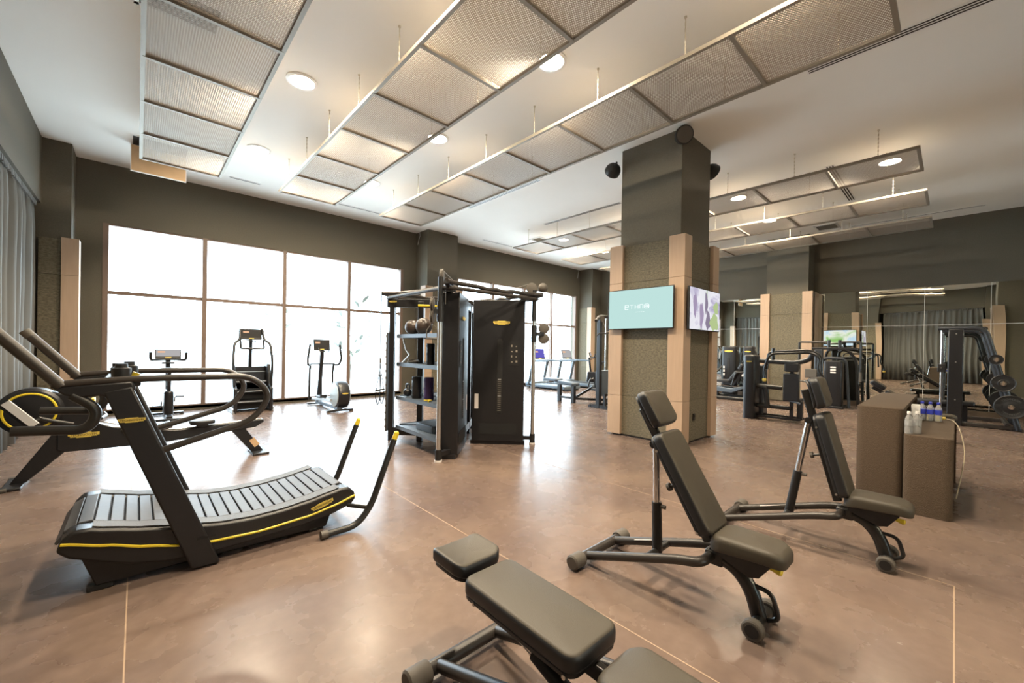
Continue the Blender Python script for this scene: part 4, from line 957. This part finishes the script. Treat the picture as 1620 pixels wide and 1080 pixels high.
t = thing('grip_trainer', 'yellow hand grip lying on the third rack shelf', 'grip', (3.08, 5.08, 0.711)); G().tube(fillet([(-0.05, -0.06, 0.012), (0.05, 0, 0.012), (-0.05, 0.06, 0.012)], 0.03), 0.011, 8).build('handles', 'yellow', t); G().cyl((0.03, 0, 0.001), (0.03, 0, 0.024), 0.014, 12).build('spring', 'satin_steel', t)
t = thing('balance_pad', 'small blue-grey cushion on the third rack shelf', 'cushion', (3.38, 5.16, 0.711)); G().pad(rrect(0.22, 0.18, 0.06), 0.06, 0.02).build('cushion', 'steel_blue', t); G().box(-0.07, 0.07, -0.06, 0.06, 0.06, 0.063).build('top_grip', 'rubber', t)
t = thing('rope_attachment', 'coiled black rope attachment on the second rack shelf', 'rope', (3.12, 5.62, 1.231)); G().tube([(0.07*math.cos(a), 0.10*math.sin(a), 0.016+0.004*a) for a in [i*0.5 for i in range(20)]], 0.014, 8).build('rope', 'rubber', t); G().ball((0.07, 0, 0.025), 0.024).build('rope_end', 'plastic_black', t)
t = thing('curl_bar', 'bent steel curl bar hanging inside the rack frame', 'curl bar', (3.02, 5.78, 1.24)); G().tube([(0.0, 0, 0.40), (0.05, -0.02, 0.20), (0.10, -0.04, 0.12), (0.0, 0.0, 0.0)], 0.012, 8).build('bar', 'chrome', t); G().ball((0, 0, 0.40), 0.02).build('end_ball', 'chrome', t)
t = thing('kettlebell', 'black kettlebell on the third rack shelf near the frame', 'kettlebell', (3.12, 5.78, 0.711)); G().ball((0, 0, 0.065), 0.07, sc=(1, 1, 0.92)).build('bell', 'plastic_black', t); G().tube(fillet([(0, -0.05, 0.10), (0, -0.05, 0.19), (0, 0.05, 0.19), (0, 0.05, 0.10)], 0.03), 0.014, 8).build('handle', 'steel_blue', t)
# suspension strap
t = thing('suspension_strap', 'black suspension training strap hanging from the rack rail', 'strap', (2.82, 6.12, 0))
G().bar((0, 0, 2.30), (0, 0, 1.25), 0.03, 0.006).build('main_strap', 'plastic_black', t)
G().cyl((0, 0, 1.22), (0, 0, 1.30), 0.018, 10).build('buckle', 'satin_steel', t)
for s in (-1, 1):
    G().tube([(0, 0, 1.25), (s*0.02, s*0.02, 1.10), (s*0.09, s*0.06, 0.80)], 0.008, 6).build('webbing', 'plastic_black', t)
    G().tube([(s*0.02, s*0.02, 1.10), (s*0.0, s*0.0, 0.80)], 0.008, 6).build('webbing', 'plastic_black', t)
    G().tube(fillet([(s*0.09, s*0.06, 0.80), (s*0.10, s*0.06, 0.70), (s*0.05, s*0.03, 0.56), (s*0.0, 0, 0.66), (0, 0, 0.80)], 0.04), 0.008, 6).build('foot_loop', 'plastic_black', t)
    G().cyl((0, 0, 0.80), (s*0.10, s*0.065, 0.80), 0.016, 10).build('grip', 'rubber', t)

# ================================================================== FAR STRENGTH MACHINES
def lat_tower():
    t = thing('lat_tower', 'tall black pulldown tower half hidden behind the pillar', 'pulldown machine', (8.65, 6.12, 0))
    G().box(-0.05, 0.05, -0.05, 0.05, 0, 2.30).build('mast', 'plate_black', t, bev=0.006)
    G().box(0.75, 0.85, -0.05, 0.05, 0, 2.30).build('mast', 'plate_black', t, bev=0.006)
    G().tube(fillet([(-0.3, -0.1, 2.20), (0, 0, 2.34), (0.8, 0, 2.34), (1.1, -0.1, 2.20)], 0.1), 0.04, 10).build('top_beam', 'plate_black', t)
    G().lathe([(0.08, -0.02), (0.10, 0), (0.08, 0.02)], (0.0, -0.07, 2.26), (0, 1, 0), 18).build('pulley', 'rubber', t)
    lb = G().tube(fillet([(-0.40, -0.2, 1.82), (-0.28, -0.2, 1.90), (0.4, -0.2, 1.90), (0.52, -0.2, 1.82)], 0.06), 0.014, 8).build('pull_bar', 'tube_black', t)
    G().tube([(0.03, -0.2, 1.90), (0.0, -0.08, 2.24)], 0.004, 6).build('cable', 'satin_steel', lb)
    G().box(0.06, 0.74, -0.06, 0.14, 0.30, 0.95).build('weight_shield', 'steel_blue', t, bev=0.01)
    for x in (0.30, 0.5): G().cyl((x, 0.03, 0.95), (x, 0.03, 2.3), 0.012, 8).build('guide_rod', 'chrome', t)
    for y in (-0.25, 0.25): G().box(-0.05, 0.85, y-0.04, y+0.04, 0.0, 0.06).build('floor_rail', 'plate_black', t)
    for x in (0, 0.8): G().box(x-0.04, x+0.04, -0.25, 0.25, 0.0, 0.08).build('floor_rail', 'plate_black', t)
    G().box(-0.04, 0.84, -0.22, -0.16, 0.32, 0.38).build('lower_bar', 'plate_black', t)
    for x in (0, 0.8): G().box(x-0.03, x+0.03, -0.22, -0.16, 0.05, 0.34).build('lower_leg', 'plate_black', t)
    G().pad(rrect(0.26, 0.4, 0.06), 0.06, 0.02, lambda a, b, c: (0.6+a, -0.45+b, 0.46+c)).build('seat', 'black_vinyl_and_shade', t); G().box(0.56, 0.64, -0.5, -0.4, 0, 0.46).build('seat_post', 'plate_black', t)
lat_tower()
def decline_bench():
    t = thing('decline_bench', 'blue-grey padded ab bench on dark legs before the treadmills', 'bench', (8.9, 7.3, 0))
    for y0, y1, z, tl in ((0.32, 0.86, 0.56, 0.0), (-0.28, 0.30, 0.53, 0.09)):
        G().pad(rrect(0.34, y1-y0, 0.06, 5, 0, (y0+y1)/2), 0.075, 0.025, lambda a, b, c, z=z, tl=tl, y1=y1: (a, b, z-tl*(y1-b)+c)).build('pad', 'steel_blue', t)
    G().box(-0.04, 0.04, -0.30, 0.80, 0.47, 0.50).build('spine', 'plate_black', t)
    for y in (0.33, -0.17): G().box(-0.05, 0.05, y-0.05, y+0.05, 0, 0.50).build('leg', 'plate_black', t, bev=0.006)
    G().box(-0.035, 0.035, -0.17, 0.33, 0.10, 0.16).build('stretcher', 'plate_black', t)
    G().bar((0.05, -0.15, 0.12), (0.35, -0.55, 0.44), 0.06, 0.06).build('brace', 'plate_black', t)
    G().bar((0.0, -0.17, 0.12), (0.6, -0.75, 0.10), 0.06, 0.06).build('floor_rail', 'plate_black', t)
    G().pad(rrect(0.5, 0.26, 0.06, 5), 0.06, 0.02, lambda a, b, c: (0.55+a, -0.6+b, 0.36+c)).build('leg_pad', 'black_vinyl_and_shade', t)
    G().box(0.5, 0.58, -0.66, -0.56, 0.03, 0.37).build('leg', 'plate_black', t)
    for y in (-0.78, -0.52): G().lathe([(0.06, -0.03), (0.075, 0), (0.06, 0.03)], (0.75, y, 0.075), (1, 0, 0), 18).build('wheel', 'rubber', t)
    G().tube(fillet([(0.3, -0.45, 0.45), (0.35, -0.45, 0.66), (0.5, -0.5, 0.66), (0.55, -0.5, 0.42)], 0.08), 0.02, 8).build('grip', 'tube_black', t)
    G().cyl((0.45, -0.72, 0.52), (0.85, -0.62, 0.52), 0.055, 12).build('foot_roller', 'steel_blue', t); G().bar((0.64, -0.66, 0.4), (0.64, -0.66, 0.5), 0.05, 0.05).build('roller_post', 'plate_black', t)
decline_bench()
def stack(parent, x, y, w, d, h, face='-x'):
    o = G().pad(rrect(w, d, min(w, d)*0.32, 6, x, y), h, 0.05, e0=0.01).build('weight_tower', 'plate_black', parent)
    return o
def shoulder_press():
    t = thing('press_machine', 'black seated press machine with curved overhead arms before the woven pier', 'press machine', (10.3, 2.6, 0))
    s = stack(t, 0.0, 0.52, 0.42, 0.24, 1.43); s2 = G().pad(rrect(0.36, 0.14, 0.06, 6, 0.42, 0.42), 1.2, 0.04, e0=0.01).build('side_column', 'dark_steel', t)
    G().box(-0.20, -0.195, 0.48, 0.54, 0.5, 1.1).build('guard_slot', 'slot_dark', s); badge(s, (-0.212, 0.52, 1.28), (PI/2, 0, -PI/2), 0.12, False)
    for x in (0.0, 0.32): G().bar((x, 0.45, 0.07), (x, -0.42, 0.07), 0.07, 0.05).build('floor_rail', 'plate_black', t, bev=0.01)
    G().cyl((0.0, 0.42, 0.30), (0.0, -0.25, 0.30), 0.045, 12).build('cross_beam', 'tube_black', t)
    G().bar((0.15, -0.38, 0.05), (0.15, -0.38, 0.45), 0.10, 0.10).build('seat_post', 'dark_steel', t, bev=0.01)
    G().box(-0.05, 0.0, -0.40, -0.10, 0.45, 1.05).build('backrest', 'black_vinyl_and_shade', t, bev=0.03); G().box(-0.05, 0.0, -0.38, -0.12, 1.08, 1.27).build('head_pad', 'black_vinyl_and_shade', t, bev=0.03)
    G().bar((0.03, -0.25, 0.1), (0.03, -0.25, 1.25), 0.06, 0.06).build('back_post', 'plate_black', t)
    G().pad(rrect(0.42, 0.30, 0.06), 0.07, 0.025, lambda a, b, c: (0.25+a, -0.25+b, 0.43+c)).build('seat', 'black_vinyl_and_shade', t)
    G().cyl((-0.02, 0.42, 0.74), (-0.02, -0.08, 0.72), 0.05, 12).build('lever_pad', 'tube_black', t)
    G().tube(fillet([(-0.05, 0.40, 0.74), (-0.05, 0.22, 0.72), (-0.05, 0.18, 0.30)], 0.08), 0.05, 10).build('lever', 'tube_black', t)
    G().tube(fillet([(0.0, 0.36, 1.30), (0, 0.0, 1.28), (0, -0.35, 1.27), (0.1, -0.55, 1.36), (0.1, -0.6, 1.5)], 0.15), 0.05, 12).build('yoke', 'dark_steel', t)
    for z0, y0 in ((0.0, 0.0),):
        G().tube(fillet([(-0.15, 0.22, 0.92), (-0.15, 0.24, 1.10), (-0.15, 0.14, 1.46), (-0.15, -0.62, 1.50), (-0.15, -0.76, 1.40), (-0.15, -0.72, 1.15), (-0.15, -0.84, 0.98), (-0.15, -0.84, 0.85)], 0.14, 6), 0.026, 10).build('overhead_arm', 'tube_black', t)
        for y, z in ((0.22, 0.90), (-0.84, 0.84)): G().lathe([(0.03, 0), (0.045, 0.02), (0.045, 0.06), (0.03, 0.07)], (-0.15, y, z-0.05), n=14).build('grip_end', 'badge_yellow', t)
    G().tube(fillet([(0.3, 0.30, 1.1), (0.3, 0.28, 1.50), (0.3, -0.5, 1.55), (0.3, -0.7, 1.45), (0.3, -0.72, 1.0)], 0.12, 6), 0.026, 10).build('overhead_arm', 'tube_black', t)
    G().cyl((0.0, 0.1, 1.28), (0.0, 0.1, 1.58), 0.035, 12).build('pivot_post', 'tube_black', t)
    G().ball((0.05, -0.28, 0.46), 0.04).build('adjust_knob', 'steel_blue', t)
    G().tube([(-0.04, -0.42, 0.42), (-0.02, -0.2, 0.47)], 0.022, 10).build('seat_lever', 'steel_blue', t)
shoulder_press()
def pec_machine():
    t = thing('pec_machine', 'black fly machine with hanging arms close to the mirrored wall', 'fly machine', (14.1, 2.24, 0))
    s = G().pad(rrect(0.34, 0.40, 0.05, 5), 1.24, 0.03, lambda a, b, c: (a, b, 0.05+c)).build('weight_tower', 'plate_black', t)
    for y in (-0.1, 0.1): G().box(-0.175, -0.168, y-0.004, y+0.004, 0.08, 1.22).build('cover_seam', 'slot_dark', s)
    for i in range(3): G().box(-0.176, -0.17, -0.07, 0.05, 0.95+0.07*i, 0.99+0.07*i).build('instruction_panel', 'sticker', s)
    G().box(-0.176, -0.17, 0.10, 0.16, 0.15, 0.40).build('warning_label', 'sticker', s)
    G().box(-0.25, 0.5, -0.24, 0.24, 0, 0.06).build('base', 'plate_black', t, bev=0.01)
    G().tube(fillet([(0, 0.30, 0.05), (0, 0.26, 1.36), (0, -0.26, 1.36), (0, -0.34, 0.03)], 0.15), 0.035, 12).build('front_hoop', 'dark_steel', t)
    G().tube(fillet([(0.25, 0.25, 1.2), (0.25, 0.2, 1.6), (0.25, -0.25, 1.6), (0.25, -0.45, 1.3), (0.25, -0.5, 0.05)], 0.15), 0.035, 12).build('rear_hoop', 'tube_black', t)
    G().box(-0.06, 0.06, 0.24, 0.44, 0.1, 1.6).build('side_column', 'dark_steel', t, bev=0.03)
    for s_ in (-1, 1):
        G().tube(fillet([(0, s_*0.12, 1.72), (0, s_*0.12, 1.80), (0, s_*0.68+0.12, 1.80), (0, s_*0.68+0.12, 1.72), (0, s_*0.68+0.12, 0.75)], 0.10), 0.028, 10).build('swing_arm', 'tube_black', t)
        G().cyl((0, s_*0.12, 1.55), (0, s_*0.12, 1.86), 0.04, 12).build('pivot', 'tube_black', t)
        G().cyl((0, s_*0.68+0.12, 0.74), (0, s_*0.68+0.12, 1.0), 0.034, 12).build('grip', 'rubber', t)
    G().bar((0.0, -0.5, 1.62), (0, 0.5, 1.62), 0.1, 0.06).build('top_beam', 'plate_black', t, bev=0.01)
    G().box(-0.32, -0.26, 0.32, 0.60, 0.80, 1.05).build('back_pad', 'rubber', t, bev=0.02); G().bar((-0.28, 0.46, 0.05), (-0.28, 0.46, 0.85), 0.06, 0.06).build('pad_post', 'plate_black', t)
    G().cyl((-0.25, 0.95, 0.72), (-0.25, 0.35, 0.66), 0.025, 10).build('foot_bar', 'tube_black', t)
    G().box(-0.27, 0.0, 0.40, 0.50, 0, 0.05).build('floor_rail', 'plate_black', t)
pec_machine()
def leg_press():
    t = thing('leg_press', 'low black leg press with reclined pads beside the mirror', 'leg press', (13.45, 4.75, 0))
    G().cyl((0, 0.8, 0.06), (0, -0.55, 0.06), 0.055, 12).build('floor_rail', 'tube_black', t); G().cyl((0.7, 0.8, 0.06), (0.7, -0.55, 0.06), 0.055, 12).build('floor_rail', 'tube_black', t)
    for y in (0.5, -0.4): G().bar((0, y, 0.06), (0.7, y, 0.06), 0.08, 0.08).build('cross_rail', 'plate_black', t)
    G().prism([(0.55, 0.40), (0.0, 0.34), (-0.5, 0.46), (-0.5, 0.40), (-0.05, 0.20), (0.5, 0.22)], 0.2, 0.5, 'yz').build('carriage', 'steel_blue', t, bev=0.02)
    for i, (y, z, a, L) in enumerate(((0.22, 0.52, 0.0, 0.42), (-0.12, 0.70, -0.95, 0.42), (-0.33, 1.0, -1.05, 0.22), (-0.46, 1.22, -1.1, 0.20))):
        p = G().pad(rrect(0.34, L, 0.05), 0.09, 0.03).build(('seat', 'backrest', 'shoulder_pad', 'head_pad')[i], 'black_vinyl_and_shade', t); p.location = (0.35, y, z); p.rotation_euler = (a, 0, 0)
    G().bar((0.35, -0.05, 0.42), (0.35, -0.52, 1.25), 0.06, 0.05).build('back_post', 'plate_black', t)
    for x in (0.08, 0.62): G().tube(fillet([(x, -0.1, 0.45), (x, -0.2, 0.85), (x, -0.5, 0.88), (x, -0.75, 0.85)], 0.1), 0.025, 10).build('grip_rail', 'tube_black', t)
    G().tube([(0.35, 0.3, 0.42), (0.35, -0.6, 0.36)], 0.03, 10).build('slide_rod', 'chrome', t)
    G().obox((0.35, 0.75, 0.75), (0.6, 0.06, 0.5), (0.35, 0, 0)).build('foot_plate', 'plate_black', t, bev=0.01); G().bar((0.35, 0.72, 0.08), (0.35, 0.76, 0.6), 0.08, 0.08).build('plate_post', 'plate_black', t)
    for y in (0.42, -0.4): G().bar((0.35, y, 0.08), (0.35, y, 0.38), 0.07, 0.07).build('support', 'plate_black', t)
leg_press()
def tower_machine(label, x, y, w, arm=True):
    t = thing('weight_stack_machine', label, 'weight machine', (x, y, 0), 0, 'stack machines by the mirror')
    G().box(-0.15, 0.3, -w/2-0.05, w/2+0.05, 0, 0.06).build('base', 'plate_black', t)
    s = G().pad(rrect(0.32, w, 0.06, 5), 1.62, 0.05, lambda a, b, c: (a, b, 0.05+c)).build('weight_tower', 'plate_black', t)
    badge(s, (-0.162, 0, 1.50), (PI/2, 0, -PI/2), w*0.6, False)
    G().pad(rrect(0.09, 0.7, 0.04, 4), 0.004, 0.001).xf(Matrix.Translation((-0.16, 0, 0.95))@Euler((PI/2, 0, -PI/2)).to_matrix().to_4x4()).build('guard_slot', 'slot_dark', s)
    for i in range(3): G().box(-0.165, -0.16, 0.11, 0.16, 0.7+0.12*i, 0.77+0.12*i).build('instruction_panel', 'sticker', s)
    for sg in (-1, 1): G().tube(fillet([(0, sg*(w/2+0.02), 0.4), (-0.05, sg*(w/2+0.08), 1.4), (0, sg*(w/2-0.03), 1.60)], 0.15), 0.025, 10).build('side_tube', 'tube_black', t)
    if arm: G().tube(fillet([(-0.1, w/2, 1.0), (-0.25, w/2+0.15, 0.78), (-0.3, w/2+0.5, 0.76)], 0.1), 0.035, 10).build('lever_arm', 'tube_black', t)
tower_machine('black weight-stack tower with yellow badge beside the leg press, nearer the window', 14.5, 5.04, 0.42)
tower_machine('black weight-stack tower with yellow badge beside the leg press, nearer the pier', 14.5, 4.47, 0.30, False)

# ================================================================== PLATE-LOADED RACK BY THE MIRROR
def smith():
    t = thing('smith_machine', 'black guided-bar rack with slanted rear tubes by the mirrored wall', 'smith machine', (0, 0, 0))
    for x in (12.9, 14.25):
        G().box(x-0.09, x+0.09, -0.13, 0.10, 0.0, 2.05).build('column', 'plate_black', t, bev=0.02)
        for z in (0.55, 1.35, 1.95): G().cyl((x-0.094, -0.02, z), (x-0.088, -0.02, z), 0.012, 10).build('bolt', 'satin_steel', t)
        for dx in (-0.05, 0.05):
            G().tube(fillet([(x+dx, 0.25, 2.07), (x+dx, -0.42, 2.07), (x+dx, -0.88, 0.03)], 0.16, 8), 0.045, 12).build('slanted_tube', 'dark_steel', t)
        G().box(x-0.07, x+0.07, -0.93, -0.80, 0, 0.05).build('rear_foot', 'plate_black', t)
        G().cyl((x+0.02, 0.19, 0.25), (x+0.02, 0.19, 2.03), 0.022, 12).build('guide_rod', 'chrome', t)
        G().bar((x, -0.1, 0.05), (x, -0.85, 0.05), 0.09, 0.07).build('floor_rail', 'tube_brown', t, bev=0.01)
        G().bar((x, 0.10, 0.05), (x, 0.45, 0.05), 0.09, 0.07).build('floor_rail', 'tube_brown', t, bev=0.01)
        G().box(x-0.05, x+0.05, 0.10, 0.26, 0.16, 0.25).build('rod_foot', 'plate_black', t)
        G().box(x-0.06, x+0.06, 0.13, 0.25, 1.12, 1.30).build('bar_carriage', 'plastic_black', t, bev=0.01)
        for z, y in ((1.42, -0.57), (0.95, -0.665), (0.49, -0.77)):
            s = -1 if x < 13.5 else 1
            G().cyl((x, y, z), (x+s*0.26, y, z), 0.024, 14).build('plate_horn', 'chrome', t)
    G().cyl((12.6, 0.19, 1.22), (14.55, 0.19, 1.22), 0.015, 12).build('bar', 'chrome', t)
    G().cyl((12.9, -0.42, 2.05), (14.25, -0.42, 2.05), 0.045, 12).build('top_tie', 'tube_brown', t)
    for z, y in ((0.28, -0.80), (0.09, -0.75)): G().cyl((12.9, y, z), (14.25, y, z), 0.04, 12).build('rear_tie', 'tube_brown', t)
smith()
def weight_plate(x, y, z, r, label, s, letters=False):
    t = thing('weight_plate', label, 'weight plate', (x, y, z), 0, 'weight plates on the rack horns')
    G().lathe([(0.026, 0), (r*0.97, 0), (r, 0.006), (r, 0.034), (r*0.96, 0.04), (r*0.90, 0.036), (r*0.86, 0.030), (r*0.45, 0.030), (r*0.40, 0.036), (0.026, 0.036)], (0, 0, 0), (s, 0, 0), 36).build('disc', 'plastic_black', t)
    G().lathe([(0.026, 0.037), (0.045, 0.040), (0.045, 0.044), (0.026, 0.046)], (0, 0, 0), (s, 0, 0), 20).build('hub_ring', 'chrome', t)
    if r > 0.15:
        for sg in (-1, 1): G().pad(rrect(r*0.42, r*0.34, r*0.06), 0.003, 0.001).xf(Matrix.Translation((s*0.030, sg*r*0.65, 0))@Euler((PI/2, 0, s*PI/2)).to_matrix().to_4x4()).build('hand_slot', 'slot_dark', t)
    if letters:
        for top in (1, -1):
            W = 'TECHNOGYM'
            for i, ch in enumerate(W):
                a = PI/2*top-top*(i-4)*0.19*(1 if True else 1)
                yy, zz = -math.cos(a)*r*0.66*s*-1, math.sin(a)*r*0.66
                # facing -x: picture-right is -y
                lo = link('plate_letter', text_mesh(ch, 'rubber_grey', r*0.24), t, loc=(s*0.0325, -math.cos(a)*r*0.66, math.sin(a)*r*0.66), rot=Euler((PI/2, 0, -PI/2)))
                lo.rotation_euler = (Matrix.Rotation(-PI/2, 3, 'Z')@Matrix.Rotation(PI/2, 3, 'X')@Matrix.Rotation((a-PI/2*top), 3, 'Z')).to_euler()
for hx, s, nm in ((12.86, -1, 'on the near side'), (14.29, 1, 'on the mirror side')):
    for z, y, r, rn in ((1.42, -0.57, 0.10, 'top'), (0.95, -0.665, 0.17, 'middle'), (0.49, -0.77, 0.23, 'bottom')):
        x = hx+s*0.10; sz = {'top': 'small', 'middle': 'medium', 'bottom': 'large'}[rn]
        weight_plate(x+s*0.05, y, z, r, '%s black outer weight plate on the %s rack horn %s' % (sz, rn, nm), s, s < 0 and rn == 'bottom')
        if rn != 'top': weight_plate(x, y, z, r*0.97, '%s black inner weight plate on the %s rack horn %s' % (sz, rn, nm), s)
t = thing('flat_bench', 'long low black flat bench inside the rack by the mirror', 'bench', (13.4, 0.28, 0), 0)
G().pad(rrect(0.28, 1.2, 0.06, 5), 0.08, 0.025, lambda a, b, c: (a, b, 0.40+c)).build('pad', 'black_vinyl_and_shade', t)
for y in (-0.45, 0.45):
    G().box(-0.04, 0.04, y-0.04, y+0.04, 0.03, 0.40).build('leg', 'plate_black', t); G().box(-0.25, 0.25, y-0.04, y+0.04, 0, 0.05).build('foot_bar', 'plate_black', t)
G().box(-0.03, 0.03, -0.45, 0.45, 0.33, 0.39).build('spine', 'plate_black', t)
